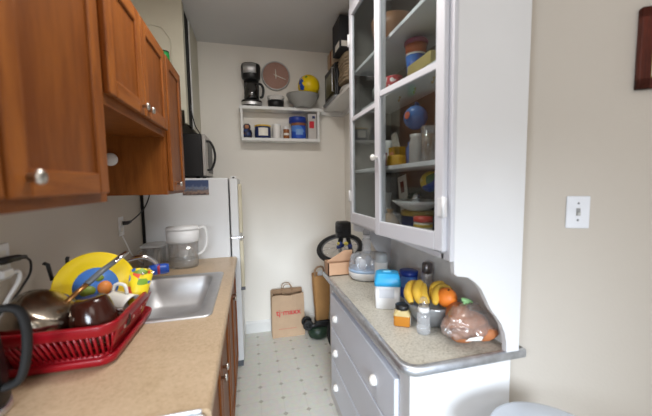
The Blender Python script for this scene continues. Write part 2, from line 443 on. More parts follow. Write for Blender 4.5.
t = thing('kitchen_sink', 'stainless steel drop-in sink in the tan worktop', 'sink', (-.44, 1.675, .91))
bm = nb()
def sl(x0, x1, y0, y1, r, z): return rr3(x0, x1, y0, y1, r, z, 6)
loft(bm, [sl(-.715, -.176, 1.335, 2.012, .035, .911), sl(-.713, -.178, 1.338, 2.010, .034, .916), sl(-.706, -.184, 1.344, 2.003, .032, .917),
          sl(-.622, -.226, 1.378, 1.968, .06, .913), sl(-.614, -.236, 1.386, 1.960, .06, .905), sl(-.606, -.246, 1.396, 1.950, .065, .85),
          sl(-.59, -.262, 1.415, 1.93, .075, .765), sl(-.57, -.285, 1.44, 1.905, .08, .75)], cap1=True)
part('basin', bm, STEEL, t)
bm = nb(); lathe(bm, [(.045, 0), (.045, .003), (.036, .004), (.03, .001), (0, .0)], (-.44, 1.675, .7505), 24); part('drain', bm, CHROME, t)

t = thing('kitchen_faucet', 'chrome arched faucet at the back of the sink', 'faucet', (-.665, 1.69, .916))
bm = nb(); box(bm, -.69, -.64, 1.58, 1.80, .916, .932, .007, seg=3); part('base_plate', bm, CHROME, t)
bm = nb(); lathe(bm, [(.024, 0), (.022, .03), (.014, .045), (.0, .046)], (-.665, 1.69, .93), 18)
tube(bm, [(-.665, 1.69, .96), (-.66, 1.69, 1.03), (-.63, 1.69, 1.085), (-.58, 1.692, 1.107), (-.53, 1.7, 1.107), (-.495, 1.71, 1.085), (-.483, 1.715, 1.06)], .011, 12, smooth=5)
part('spout', bm, CHROME, t)
for yy in (1.61, 1.77):
    bm = nb(); lathe(bm, [(.017, 0), (.015, .03), (.019, .036), (.017, .055), (0, .058)], (-.665, yy, .93), 16); part('handle', bm, CHROME, t)
bm = nb(); M = axisM((1, .25, 0))
cyl(bm, (-.483, 1.715, 1.02), (-.483, 1.715, 1.062), .02, .019, 16)
lathe(bm, [(.024, -.045), (.027, -.03), (.027, .03), (.022, .045)], (-.47, 1.718, 1.035), 16, 0, M)
lathe(bm, [(.0275, -.008), (.0275, .004)], (-.47, 1.718, 1.035), 16, 1, M)
part('spout_filter', bm, [BLUE, mat('filter_red', S(190, 60, 80), .4)], t, 'blue filter cap on the spout')

# ------------------------------------------------------------------ dish rack and what is in it
t = thing('dish_rack', 'red plastic dish rack with slotted basket on a drip tray', 'dish rack', (-.58, 1.22, .91))
bm = nb()
a = (-.735, -.425, 1.03, 1.455)
def tr(d, r, z): return rr3(a[0]+d, a[1]-d, a[2]+d, a[3]-d, r, z)
loft(bm, [tr(.02, .03, .9172), tr(.004, .04, .9205), tr(0, .045, .938), tr(.004, .045, .945), tr(.012, .04, .943), tr(.018, .038, .93), tr(.03, .03, .926)], cap0=True, cap1=True)
part('drip_tray', bm, RED, t)
bm = nb()
def bk(d, r, z): return rr3(-.725+d, -.412-d, 1.01+d, 1.39-d, r, z)
loft(bm, [bk(.004, .05, 1.02), bk(0, .05, 1.024), bk(-.004, .052, 1.05), bk(-.002, .05, 1.056), bk(.006, .045, 1.056), bk(.01, .045, 1.02), bk(.004, .05, 1.02)])   # top band
loft(bm, [bk(.03, .03, .934), bk(.028, .03, .955), bk(.034, .03, .955), bk(.036, .03, .938), bk(.036, .03, .934)], cap0=True)
lo = bk(.0305, .03, .95); hi = bk(.004, .05, 1.024)
def path(l, n):   # evenly spaced points along a closed loop
    L = [Vector(p) for p in l]; L.append(L[0]); seg = [(L[i+1]-L[i]).length for i in range(len(L)-1)]; tot = sum(seg); o = []
    for k in range(n):
        s = tot*k/n; i = 0
        while s > seg[i]: s -= seg[i]; i += 1
        o.append(L[i].lerp(L[i+1], s/seg[i]))
    return o
N = 76
for p, q in zip(path(lo, N), path(hi, N)):
    tube(bm, [p, q], .0042, 6)
for k in range(N):   # solid corners as on the real rack
    pass
part('basket', bm, RED, t)
bm = nb()
for yy in (1.08, 1.14, 1.20, 1.26, 1.32): tube(bm, [(-.69, yy, .957), (-.45, yy, .957)], .003, 6)
part('floor_bars', bm, REDD, t)
# solid corner panel with holes on the aisle side
bm = nb()
loft(bm, [[(-.4405, 1.06, .955), (-.4405, 1.36, .955), (-.4135, 1.385, 1.026), (-.4135, 1.045, 1.026)], [(-.4445, 1.06, .955), (-.4445, 1.36, .955), (-.4175, 1.385, 1.026), (-.4175, 1.045, 1.026)]], True, True, smooth=False)
part('side_panel', bm, RED, t)
for i, yy in enumerate((1.12, 1.2, 1.28, 1.34)):
    bm = nb(); ball(bm, (-.422, yy, 1.003), (.003, .011, .008), u=12, v=8); part('side_hole', bm, mat('hole_light', S(214, 190, 180), .7), t)

# yellow plate, standing and facing the camera
t = thing('dinner_plate', 'big yellow plate with blue middle standing in the red dish rack', 'plate', (-.60, 1.33, .95))
nrm = Vector((.42, -.86, .30)).normalized(); MP = axisM(nrm)
MP = Matrix.Translation((-.585, 1.325, 1.085)) @ MP
bm = nb(); lathe(bm, [(0, -.006), (.085, -.006), (.128, .010), (.131, .013), (.128, .0145), (.088, .0), (0, -.001)], (0, 0, 0), 48, 0, MP); part('rim', bm, YEL, t)
bm = nb(); lathe(bm, [(.0, .001), (.072, .001), (.072, -.002)], (0, 0, 0), 40, 0, MP); part('blue_middle', bm, mat('plate_blue', S(74, 126, 206), .35), t)
bm = nb()
for (px, py, rx, ry) in ((-.028, -.012, .026, .02), (.012, .03, .015, .012)): lathe(bm, [(0, .0025), (1, .0025), (1, .0)], (0, 0, 0), 20, 0, MP @ Matrix.Translation((px, py, 0)) @ Matrix.Diagonal((rx, ry, 1, 1)))
part('green_spots', bm, mat('plate_green', S(130, 150, 60), .4), t)
bm = nb()
for (px, py, rx, ry) in ((.026, -.01, .024, .026),): lathe(bm, [(0, .003), (1, .003), (1, .0)], (0, 0, 0), 20, 0, MP @ Matrix.Translation((px, py, 0)) @ Matrix.Diagonal((rx, ry, 1, 1)))
part('orange_spot', bm, mat('plate_orange', S(226, 140, 70), .4), t)

# upturned saucepan
t = thing('saucepan', 'tarnished steel saucepan turned over in the red dish rack with grey handle raised', 'pan', (-.65, 1.11, .96))
MS = Matrix.Translation((-.645, 1.115, 1.03)) @ axisM(Vector((.12, -.25, .85))) 
MS = Matrix.Translation((-.652, 1.118, 1.055)) @ axisM(Vector((.52, -.12, .78))) @ Matrix.Scale(1.05, 4)
bm = nb(); lathe(bm, [(.078, -.055), (.083, -.055), (.085, -.05), (.085, .03), (.078, .05), (.06, .058), (0, .058)], (0, 0, 0), 40, 0, MS, cap0=False)
lathe(bm, [(.0, .052), (.07, .048), (.08, .03), (.08, -.055)], (0, 0, 0), 40, 0, MS, cap1=False)
part('pot', bm, STAINED, t)
bm = nb(); tube(bm, [(-.577, 1.11, 1.103), (-.558, 1.14, 1.125), (-.54, 1.18, 1.145)], .010, 10, flat=.7); part('bracket', bm, mat('brass_bracket', S(170, 120, 70), .3, .8), t)
bm = nb(); tube(bm, [(-.545, 1.17, 1.14), (-.52, 1.22, 1.168), (-.495, 1.27, 1.19)], [.013, .013, .012], 12, flat=.7); part('handle', bm, HANDLEG, t)
bm = nb(); tube(bm, [(-.497, 1.266, 1.188), (-.472, 1.315, 1.212)], .0125, 12, flat=.65); part('handle_cap', bm, CHROME, t)

# brown upturned mug
t = thing('mug', 'dark brown glazed mug upside down in the red dish rack', 'mug', (-.51, 1.11, .957))
MM = Matrix.Translation((-.493, 1.11, .975)) @ Matrix.Rotation(R(-8), 4, 'Y') @ Matrix.Scale(1.05, 4)
bm = nb(); lathe(bm, [(.062, 0), (.066, .002), (.067, .02), (.062, .07), (.05, .115), (.043, .128), (.038, .131), (0, .129)], (0, 0, 0), 36, 0, MM, cap0=False)
lathe(bm, [(0, .122), (.038, .122), (.056, .07), (.062, .0)], (0, 0, 0), 36, 0, MM, cap0=False, cap1=False); part('body', bm, BROWNM, t)
bm = nb(); tube(bm, [(-.455, 1.13, 1.06), (-.42, 1.135, 1.045), (-.415, 1.135, 1.01), (-.443, 1.13, .985)], .007, 10, smooth=5); part('handle', bm, BROWNM, t)

# white cup lying behind
t = thing('cup', 'white cup lying on its side behind the brown mug in the rack', 'cup', (-.50, 1.22, .957))
MC = Matrix.Translation((-.482, 1.26, 1.03)) @ axisM((.85, -.35, -.25))
bm = nb(); lathe(bm, [(0, -.05), (.03, -.05), (.04, -.035), (.046, .03), (.048, .045), (.044, .045), (.04, .02), (.03, -.04), (0, -.042)], (0, 0, 0), 30, 0, MC); part('body', bm, CERAM, t)
bm = nb(); tube(bm, [(-.51, 1.27, 1.07), (-.50, 1.275, 1.10), (-.465, 1.26, 1.10), (-.455, 1.25, 1.068)], .006, 10, smooth=5); part('handle', bm, CERAM, t)

# patterned tumbler, leaning
t = thing('tumbler', 'yellow patterned tumbler with green and blue blots leaning in the rack corner', 'cup', (-.45, 1.32, .957))
MT = Matrix.Translation((-.462, 1.32, .975)) @ axisM(Vector((.25, .0, 1))) @ Matrix.Scale(1.12, 4)
bm = nb(); lathe(bm, [(.0, 0), (.026, 0), (.028, .004), (.036, .145), (.033, .145), (.026, .008), (0, .006)], (0, 0, 0), 32, 0, MT)
part('body', bm, blotch('tumbler_print', [S(240, 214, 40), S(240, 214, 40), S(60, 110, 200), S(120, 160, 50), S(240, 214, 40), S(226, 90, 60), S(240, 214, 40)], 34), t)
for ang in (200, 270, 340):
    p = MT @ Vector((.0345*math.cos(R(ang)), .0345*math.sin(R(ang)), .147)); bm = nb(); ball(bm, p, (.006, .006, .005), u=10, v=8); part('rim_clip', bm, CHROME, t)

# two black-handled utensils
for i, (p0, p1, lb) in enumerate((((-.70, 1.33, .96), (-.715, 1.29, 1.19), 'black utensil handle standing left of the yellow plate, the bent one'), ((-.685, 1.345, .96), (-.672, 1.325, 1.20), 'short black utensil handle touching the edge of the yellow plate'))):
    t = thing('kitchen_utensil', lb, 'utensil', p0, None)
    a, b = Vector(p0), Vector(p1); k = a.lerp(b, .78)
    bm = nb(); tube(bm, [a, k], .004, 8); part('shaft', bm, STEEL, t)
    bm = nb(); tube(bm, [a.lerp(b, .74), b, b+Vector((-.012 if i == 0 else .003, 0, .006))], .0085, 10, flat=.7); part('grip', bm, BLACK, t)

# ------------------------------------------------------------------ kettle, stove
t = thing('electric_kettle', 'black electric kettle with loop handle at the near end of the worktop', 'kettle', (-.675, .885, .91))
bm = nb(); lathe(bm, [(.07, 0), (.073, .004), (.073, .018), (.07, .02)], (-.675, .885, .9105), 28); part('base', bm, STEEL, t)
bm = nb(); lathe(bm, [(.068, .0), (.071, .01), (.066, .12), (.058, .2), (.045, .22), (0, .226)], (-.675, .885, .931), 30); ball(bm, (-.675, .885, 1.163), (.012, .012, .01)); part('body', bm, BLACK, t)
bm = nb(); tube(bm, [(-.62, .89, 1.15), (-.595, .892, 1.175), (-.565, .895, 1.165), (-.553, .895, 1.12), (-.558, .895, 1.05), (-.575, .893, .99), (-.61, .89, .975)], .0125, 12, smooth=5, flat=.8); part('handle', bm, BLACKM, t)
bm = nb(); tube(bm, [(-.735, .87, 1.06), (-.752, .865, 1.10), (-.758, .862, 1.125)], [.018, .013, .011], 10); part('spout', bm, BLACK, t)

t = thing('kitchen_range', 'white enamel kitchen range at the near end of the worktop', 'stove', (-.45, .42, 0))
bm = nb(); box(bm, -.76, -.15, .02, .766, .02, .885, .006); part('body', bm, WHITE, t)
bm = nb(); box(bm, -.762, -.128, .015, .767, .886, .905, .007, seg=3); part('cooktop', bm, WHITE, t)
for (x, y) in ((-.3, .2), (-.3, .57), (-.6, .2), (-.6, .57)):
    bm = nb(); lathe(bm, [(.07, 0), (.075, .004), (.05, .006), (.045, .012), (0, .012)], (x, y, .905), 24); part('burner', bm, BLACKM, t)
bm = nb(); box(bm, -.15, -.125, .04, .745, .2, .74, .006); d = part('oven_door', bm, WHITE, t)
bm = nb(); tube(bm, [(-.125, .1, .69), (-.095, .1, .69), (-.095, .68, .69), (-.125, .68, .69)], .009, 10); part('handle', bm, CHROME, d)
for y in (.12, .25, .53, .66):
    bm = nb(); knob_x(bm, -.15, y, .81, .02, .028); part('knob', bm, BLACK, t)

# ------------------------------------------------------------------ wall cabinets
def wall_cab(y0, y1, z0, z1, label, doors, open_floor=True):
    t = thing('wall_cabinet', label, 'cabinet', (-.58, (y0+y1)/2, z0), 'honey oak wall cabinets')
    bm = nb(); box(bm, -.763, -.415, y0, y1, z0, z1); part('carcass', bm, OAKS, t)
    bm = nb(); w = .038
    box(bm, -.415, -.397, y0, y0+w, z0, z1); box(bm, -.415, -.397, y1-w, y1, z0, z1)
    box(bm, -.415, -.397, y0+w, y1-w, z0, z0+w, 0, 1); box(bm, -.415, -.397, y0+w, y1-w, z1-w, z1, 0, 1)
    part('face_frame', bm, [OAK, OAKH], t)
    for (a, b, c, d, k, X) in doors: cab_door(t, X, a, b, c, d, .0185, .052, k)
    return t
wall_cab(.25, 1.0, 1.425, 2.13, 'tall near oak wall cabinet with round nickel knob above the dish rack', [(.27, .592, 1.45, 2.11, None, -.376), (.604, .968, 1.45, 2.11, (.648, 1.487), -.376)])
wall_cab(1.003, 1.66, 1.703, 2.13, 'short middle oak wall cabinet with two doors above the sink', [(1.02, 1.328, 1.735, 2.11, (1.30, 1.765), -.378), (1.338, 1.668, 1.735, 2.11, (1.366, 1.765), -.378)])
wc_far = wall_cab(1.663, 2.06, 1.422, 2.13, 'narrow far oak wall cabinet with one door next to the fridge', [(1.70, 2.01, 1.438, 2.11, (1.80, 1.476), -.378)])
bm = nb(); M = axisM((0, -1, 0)); lathe(bm, [(.012, 0), (.012, .02), (.028, .022), (.03, .03), (.026, .038), (0, .04)], (-.622, 1.66, 1.592), 20, 0, M)
part('towel_holder_knob', bm, WHITE, wc_far, 'round white knob on the side panel')
t = thing('green_can', 'small green can standing on top of the oak wall cabinets', 'can', (-.45, 1.985, 2.13))
bm = nb(); lathe(bm, [(0, 0), (.026, 0), (.028, .004), (.028, .09), (.025, .094), (0, .095)], (-.45, 1.985, 2.131), 20); part('body', bm, GREEN, t)
bm = nb(); lathe(bm, [(.0265, 0), (.0265, .006), (0, .006)], (-.45, 1.985, 2.226), 20); part('lid', bm, DGREEN, t)

# ------------------------------------------------------------------ wall outlets and cords on the left wall
def outlet(y, z, label, h=.115, w=.07):
    t = thing('wall_outlet', label, 'outlet', (-.765, y, z), None)
    bm = nb(); box(bm, -.7645, -.759, y-w/2, y+w/2, z-h/2, z+h/2, .002); part('plate', bm, WHITE, t)
    bm = nb(); box(bm, -.759, -.757, y-.017, y+.017, z+.008, z+.036, .001); box(bm, -.759, -.757, y-.017, y+.017, z-.036, z-.008, .001); part('socket', bm, LABELW, t)
    return t
outlet(1.155, 1.235, 'white wall outlet above the saucepan at the left picture edge')
outlet(2.075, 1.225, 'white wall outlet left of the fridge with a grey plug')
t = thing('power_cord', 'black plug and cord in the near wall outlet, drooping behind the dish rack', 'cord', (-.757, 1.17, 1.25))
bm = nb(); tube(bm, [(-.757, 1.13, 1.245), (-.742, 1.13, 1.245), (-.738, 1.18, 1.243), (-.74, 1.225, 1.236)], [.011, .012, .01, .007], 10, smooth=4); part('plug', bm, BLACK, t)
bm = nb(); tube(bm, [(-.74, 1.22, 1.237), (-.742, 1.25, 1.215), (-.743, 1.245, 1.175), (-.742, 1.2, 1.14), (-.74, 1.14, 1.1), (-.735, 1.08, 1.02), (-.738, 1.0, .93), (-.742, .98, .916)], .0038, 8, smooth=6); part('cable', bm, BLACK, t)
t = thing('plug_adapter', 'white plug with thick bent cord below the black plug at the left wall', 'cord', (-.757, 1.15, 1.2))
bm = nb(); box(bm, -.757, -.735, 1.12, 1.165, 1.19, 1.215, .005); part('plug', bm, WHITE, t)
bm = nb(); tube(bm, [(-.742, 1.155, 1.2), (-.738, 1.185, 1.195), (-.738, 1.18, 1.165), (-.74, 1.13, 1.12), (-.742, 1.05, 1.03), (-.742, .985, .93), (-.742, .97, .919)], .0065, 8, smooth=6); part('cable', bm, WHITE, t)
t = thing('appliance_cord', 'dark cord running from the outlet by the fridge up behind the oak cabinet', 'cord', (-.757, 2.08, 1.24))
bm = nb(); tube(bm, [(-.756, 2.085, 1.242), (-.735, 2.095, 1.242), (-.728, 2.13, 1.246)], [.013, .012, .008], 10); part('plug', bm, mat('grey_plug', S(60, 60, 62), .5), t)
bm = nb(); tube(bm, [(-.728, 2.125, 1.246), (-.72, 2.2, 1.265), (-.70, 2.29, 1.31), (-.68, 2.34, 1.38), (-.672, 2.36, 1.46), (-.68, 2.38, 1.56)], .0042, 8, smooth=6); part('cable', bm, mat('grey_plug', (0, 0, 0)), t)
bm = nb(); tube(bm, [(-.745, 2.04, 1.17), (-.735, 2.07, 1.11), (-.735, 2.13, 1.04), (-.738, 2.23, .985), (-.735, 2.33, .93)], .004, 8, smooth=6)
t = thing('charging_cable', 'thin white cable hanging below the outlet beside the fridge', 'cable', (-.745, 2.04, 1.17))
part('cable', bm, WHITE, t); bm = nb(); box(bm, -.757, -.738, 2.028, 2.052, 1.175, 1.2, .004); part('plug', bm, WHITE, t)

# ------------------------------------------------------------------ fridge and what is on it
t = thing('refrigerator', 'white top-freezer refrigerator at the end of the left worktop', 'fridge', (-.45, 2.72, 0))
bm = nb(); box(bm, -.742, -.16, 2.432, 2.99, .045, 1.517, .006); part('body', bm, FRIDGE, t)
for x in (-.7, -.2):
    for y in (2.47, 2.95):
        bm = nb(); cyl(bm, (x, y, 0), (x, y, .05), .02); part('foot', bm, BLACK, t)
bm = nb(); box(bm, -.15, -.09, 2.432, 2.99, 1.065, 1.512, .008, seg=3); d = part('freezer_door', bm, FRIDGE, t)
def fh(z0, z1):
    bm = nb(); box(bm, -.089, -.062, 2.438, 2.462, z0, z1, .006)
    return bm
part('handle', fh(1.09, 1.47), ALMOND, d)
bm = nb(); box(bm, -.15, -.09, 2.432, 2.99, .06, 1.048, .008, seg=3); d2 = part('fridge_door', bm, FRIDGE, t)
part('handle', fh(.66, 1.03), ALMOND, d2)
bm = nb(); box(bm, -.155, -.06, 2.434, 2.47, 1.049, 1.064, .003); ball(bm, (-.064, 2.447, 1.056), (.012, .012, .016)); part('middle_hinge', bm, CHROME, t)
bm = nb(); box(bm, -.135, -.06, 2.434, 2.465, .635, .658, .004); part('handle_foot', bm, mat('grey_foot', S(96, 100, 106), .4), t)
bm = nb(); box(bm, -.14, -.095, 2.436, 2.48, 1.513, 1.53, .004); part('hinge_cap', bm, WHITE, t)
bm = nb(); ball(bm, (-.118, 2.4345, 1.519), (.008, .004, .006)); part('hinge_screw', bm, BLACK, t)
bm = nb(); box(bm, -.15, -.095, 2.46, 2.99, .0, .058, .0); part('kick_plate', bm, mat('grey_foot', (0, 0, 0)), t)
bm = nb(); box(bm, -.762, -.744, 2.44, 2.99, .912, 1.51); part('dark_gap_strip', bm, BLACKM, t)  # black strip filling the gap between fridge and wall

# panoramic photo magnet: a procedural skyline print
pm = bpy.data.materials.new('city_photo_print'); pm.use_nodes = True
nt = pm.node_tree; b = nt.nodes['Principled BSDF']; b.inputs['Roughness'].default_value = .3; L = nt.links.new
tc = nt.nodes.new('ShaderNodeTexCoord'); sx = nt.nodes.new('ShaderNodeSeparateXYZ'); L(tc.outputs['Generated'], sx.inputs[0])
nz = nt.nodes.new('ShaderNodeTexNoise'); nz.inputs['Scale'].default_value = 9; nz.inputs['Detail'].default_value = 5; L(tc.outputs['Generated'], nz.inputs['Vector'])
ad = nt.nodes.new('ShaderNodeMath'); ad.operation = 'MULTIPLY_ADD'; ad.inputs[1].default_value = .7; L(nz.outputs['Fac'], ad.inputs[0]); L(sx.outputs['Z'], ad.inputs[2])
rp = nt.nodes.new('ShaderNodeValToRGB'); e = rp.color_ramp.elements
e[0].position = .3; e[0].color = (*S(54, 44, 52), 1); e[1].position = 1.0; e[1].color = (*S(70, 84, 120), 1)
for p_, c_ in ((.55, S(150, 126, 112)), (.7, S(96, 96, 108)), (.82, S(120, 130, 150))):
    k = e.new(p_); k.color = (*c_, 1)
L(ad.outputs[0], rp.inputs['Fac']); L(rp.outputs['Color'], b.inputs['Base Color'])
bm = nb(); box(bm, -.478, -.297, 2.4275, 2.4315, 1.393, 1.502); solo('photo_magnet', bm, pm, 'wide city view photo stuck on the side of the fridge', 'photo', (-.39, 2.43, 1.45))

mw = t = thing('microwave_oven', 'black microwave oven with silver door edge on top of the fridge', 'microwave', (-.51, 2.68, 1.518))
bm = nb(); box(bm, -.72, -.34, 2.48, 2.9, 1.532, 1.848, .006); part('case', bm, BLACK, t)
for x in (-.68, -.38):
    for y in (2.52, 2.86):
        bm = nb(); cyl(bm, (x, y, 1.5175), (x, y, 1.534), .014); part('foot', bm, BLACKM, t)
bm = nb(); box(bm, -.338, -.312, 2.48, 2.9, 1.536, 1.846, .005); d = part('door', bm, mat('silver_plastic', S(176, 172, 168), .35, .5), t)
bm = nb(); box(bm, -.313, -.309, 2.60, 2.88, 1.56, 1.82, .001); part('window', bm, BLACK, d)
bm = nb(); tube(bm, [(-.312, 2.53, 1.80), (-.285, 2.53, 1.795), (-.262, 2.53, 1.75), (-.252, 2.53, 1.69), (-.262, 2.53, 1.63), (-.285, 2.53, 1.585), (-.312, 2.53, 1.58)], .009, 10, smooth=4); part('handle', bm, BLACK, d)
bm = nb(); tube(bm, [(-.404, 2.49, 2.03), (-.396, 2.5, 1.98), (-.39, 2.56, 1.92), (-.37, 2.6, 1.88), (-.36, 2.62, 1.852)], .004, 8, smooth=6)
part('mains_lead', bm, BLACK, mw)

# ------------------------------------------------------------------ water pitcher and clear jug
t = thing('water_pitcher', 'clear filter pitcher with white lid and handle half full beside the fridge', 'pitcher', (-.45, 2.2, .91))
bm = nb(); cx, cy_ = -.452, 2.22
def ov(rx, ry, z, n=28): return [(cx+rx*math.cos(2*PI*i/n), cy_+ry*math.sin(2*PI*i/n), z) for i in range(n)]
loft(bm, [ov(.085, .055, .9105), ov(.094, .06, .93), ov(.098, .064, 1.08), ov(.095, .062, 1.08), ov(.091, .057, .935), ov(.082, .052, .916)], True, True); part('jug', bm, CLEAR, t)
bm = nb(); loft(bm, [ov(.083, .052, .917), ov(.0895, .056, .935), ov(.0898, .0565, .975)], True, True); part('water', bm, WATER, t)
bm = nb(); loft(bm, [ov(.03, .025, .985), ov(.034, .028, 1.08)], True, True); part('filter', bm, WHITE, t)
bm = nb(); loft(bm, [ov(.094, .06, 1.082), ov(.102, .067, 1.09), ov(.104, .069, 1.165)], True, True); part('reservoir', bm, WHITE, t)
bm = nb(); loft(bm, [ov(.105, .07, 1.166), ov(.106, .071, 1.178), ov(.098, .064, 1.19), ov(.06, .03, 1.194)], True, True); part('lid', bm, WHITE, t)
bm = nb(); tube(bm, [(-.352, 2.22, 1.17), (-.318, 2.22, 1.178), (-.302, 2.22, 1.15), (-.3, 2.22, 1.08), (-.318, 2.22, 1.02), (-.358, 2.22, .99)], .0105, 10, smooth=5); part('handle', bm, WHITE, t)
t = thing('plastic_jug', 'clear square plastic jug left of the white lidded pitcher', 'jug', (-.645, 2.26, .91))
bm = nb(); loft(bm, [rr3(-.695, -.59, 2.2, 2.32, .02, .9105), rr3(-.705, -.575, 2.19, 2.33, .025, 1.06), rr3(-.70, -.58, 2.195, 2.325, .022, 1.06), rr3(-.69, -.594, 2.205, 2.315, .018, .918)], True, True); part('jug', bm, CLEAR, t)
bm = nb(); loft(bm, [rr3(-.712, -.568, 2.182, 2.338, .03, 1.061), rr3(-.712, -.568, 2.182, 2.338, .03, 1.073), rr3(-.66, -.6, 2.23, 2.3, .02, 1.082)], True, True); part('lid', bm, MILKY, t)
bm = nb(); tube(bm, [(-.69, 2.185, 1.05), (-.705, 2.15, 1.04), (-.705, 2.15, .97), (-.69, 2.19, .95)], .007, 8, smooth=4); part('handle', bm, CLEAR, t)
bm = nb(); cyl(bm, (-.63, 2.25, .94), (-.63, 2.25, 1.04), .02); part('inner_tube', bm, WHITE, t)

# ------------------------------------------------------------------ back wall shelf
ZS, YF = 2.165, 2.862
t = thing('wall_shelf', 'white two-board wall shelf on the back wall under the clock', 'shelf', (.3, 2.93, 1.86))
bm = nb(); box(bm, -.068, .69, YF, 3.006, ZS-.028, ZS, .002); part('top_board', bm, TRIM, t)
bm = nb(); box(bm, -.055, .665, YF+.003, 3.006, 1.858, 1.884, .002); part('bottom_board', bm, TRIM, t)
for x in (-.058, .64):
    bm = nb(); box(bm, x, x+.02, YF+.004, 3.006, 1.884, ZS-.028); part('end_board', bm, TRIM, t)
t = thing('corner_shelf', 'white long shelf along the right wall beside the hutch', 'shelf', (.84, 2.4, 2.17))
bm = nb(); box(bm, .735, .948, 1.87, 3.004, 2.168, 2.192, .002); part('board', bm, TRIM, t)
bm = nb(); box(bm, .695, .948, 2.975, 3.004, 2.125, 2.167, .002); part('ledger', bm, TRIM, t)
bm = nb(); box(bm, .92, .948, 1.9, 2.97, 2.13, 2.167, .002); part('side_ledger', bm, TRIM, t)

t = thing('coffee_maker', 'black and steel drip coffee maker on the wall shelf', 'coffee maker', (.04, 2.93, ZS))
bm = nb(); lathe(bm, [(.0, 0), (.088, 0), (.09, .004), (.09, .05), (.086, .056), (0, .056)], (.045, 2.925, ZS+.001), 32, sx=1.02, sy=.75); part('base', bm, BLACK, t)
bm = nb(); lathe(bm, [(.0905, 0), (.0905, .026)], (.045, 2.925, ZS+.012), 32, sx=1.02, sy=.75, cap0=False, cap1=False); part('base_band', bm, STEEL, t)
bm = nb(); box(bm, -.02, .115, 2.965, 3.0, ZS+.05, ZS+.36, .012); part('tower', bm, BLACK, t)
bm = nb(); lathe(bm, [(.06, 0), (.078, .012), (.082, .03), (.086, .12), (.08, .138), (0, .142)], (.045, 2.925, ZS+.235), 32, sx=1., sy=.8); part('brew_head', bm, BLACK, t)
bm = nb(); 
for i in range(9):
    pass
lo_, hi_ = [], []
loft(bm, [[(.045+.0865*math.sin(R(a_)), 2.925-.0705*math.cos(R(a_)), z_) for a_ in range(-52, 33, 6)] + [(.045+.082*math.sin(R(a_)), 2.925-.066*math.cos(R(a_)), z_) for a_ in range(32, -53, -6)] for z_ in (ZS+.285, ZS+.365)], True, True); part('badge_plate', bm, STEEL, t)
bm = nb(); lathe(bm, [(.05, 0), (.062, .02), (.066, .06), (.056, .11), (.045, .13), (.048, .145), (.044, .145), (.041, .13), (.052, .11), (.06, .06), (.056, .022), (.046, .006)], (.045, 2.92, ZS+.062), 28, sy=.85); part('carafe', bm, DKGLASS, t)
bm = nb(); lathe(bm, [(.04, .0), (.054, .012), (.058, .035), (0, .035)], (.045, 2.92, ZS+.069), 28, sy=.85); part('coffee', bm, mat('coffee', (.01, .006, .004), .2), t)
bm = nb(); tube(bm, [(.09, 2.9, ZS+.2), (.13, 2.89, ZS+.195), (.15, 2.885, ZS+.15), (.14, 2.885, ZS+.09), (.118, 2.89, ZS+.08)], .011, 10, smooth=4); part('carafe_handle', bm, BLACK, t)

t = thing('wall_clock', 'round wall clock with rosy tan face and thin silver rim', 'clock', (.275, 3.0, 2.478))
MK = Matrix.Translation((.275, 3.007, 2.478)) @ axisM((0, -1, 0))
bm = nb(); lathe(bm, [(.118, .0), (.132, .0), (.134, .02), (.130, .03), (.124, .032), (.121, .026)], (0, 0, 0), 56, 0, MK, cap0=False, cap1=False); part('rim', bm, mat('clock_rim', S(196, 194, 192), .35, .3), t)
bm = nb(); lathe(bm, [(0, .02), (.122, .02)], (0, 0, 0), 56, 0, MK, cap1=False); part('face', bm, CLOCKF, t)
for k in range(12):
    bm = nb(); a_ = 2*PI*k/12; u = Vector((math.sin(a_), 0, math.cos(a_))); c_ = Vector((.275, 2.9845, 2.478))+u*.104
    tube(bm, [c_-u*.007, c_+u*.007], .0022, 6)
    part('hour_mark', bm, mat('clock_mark', S(150, 118, 104), .5), t)
bm = nb(); tube(bm, [(.275, 2.982, 2.45), (.272, 2.982, 2.535)], .0042, 6); part('hour_hand', bm, LABELW, t)
bm = nb(); tube(bm, [(.252, 2.980, 2.488), (.365, 2.980, 2.448)], .0032, 6); ball(bm, (.275, 2.98, 2.478), (.008, .004, .008)); part('minute_hand', bm, LABELW, t)

t = thing('small_bowl', 'small black bowl with clear upper rim on the wall shelf under the clock', 'bowl', (.262, 2.92, ZS))
bm = nb(); lathe(bm, [(0, 0), (.058, 0), (.072, .02), (.076, .062), (.072, .062), (.066, .02), (0, .008)], (.262, 2.925, ZS+.001), 30); part('base', bm, BLACK, t)
bm = nb(); lathe(bm, [(.076, .063), (.081, .1), (.078, .1), (.073, .063)], (.262, 2.925, ZS+.001), 30, cap0=False, cap1=False); part('glass_rim', bm, CLEAR, t)
t = thing('serving_bowl', 'wide grey stoneware bowl on the wall shelf holding a yellow ball', 'bowl', (.505, 2.87, ZS))
bm = nb(); lathe(bm, [(0, 0), (.075, 0), (.08, .008), (.125, .05), (.152, .105), (.154, .115), (.148, .115), (.118, .055), (.07, .016), (0, .012)], (.505, 2.866, ZS+.001), 40, sy=.85); part('body', bm, GREYC, t)
t = thing('toy_ball', 'yellow ball with blue patches and a green dot in the grey bowl', 'ball', (.56, 2.885, ZS+.06))
bm = nb(); bc = Vector((.568, 2.89, ZS+.205)); ball(bm, bc, .102, u=32, v=24); part('ball', bm, YEL, t)
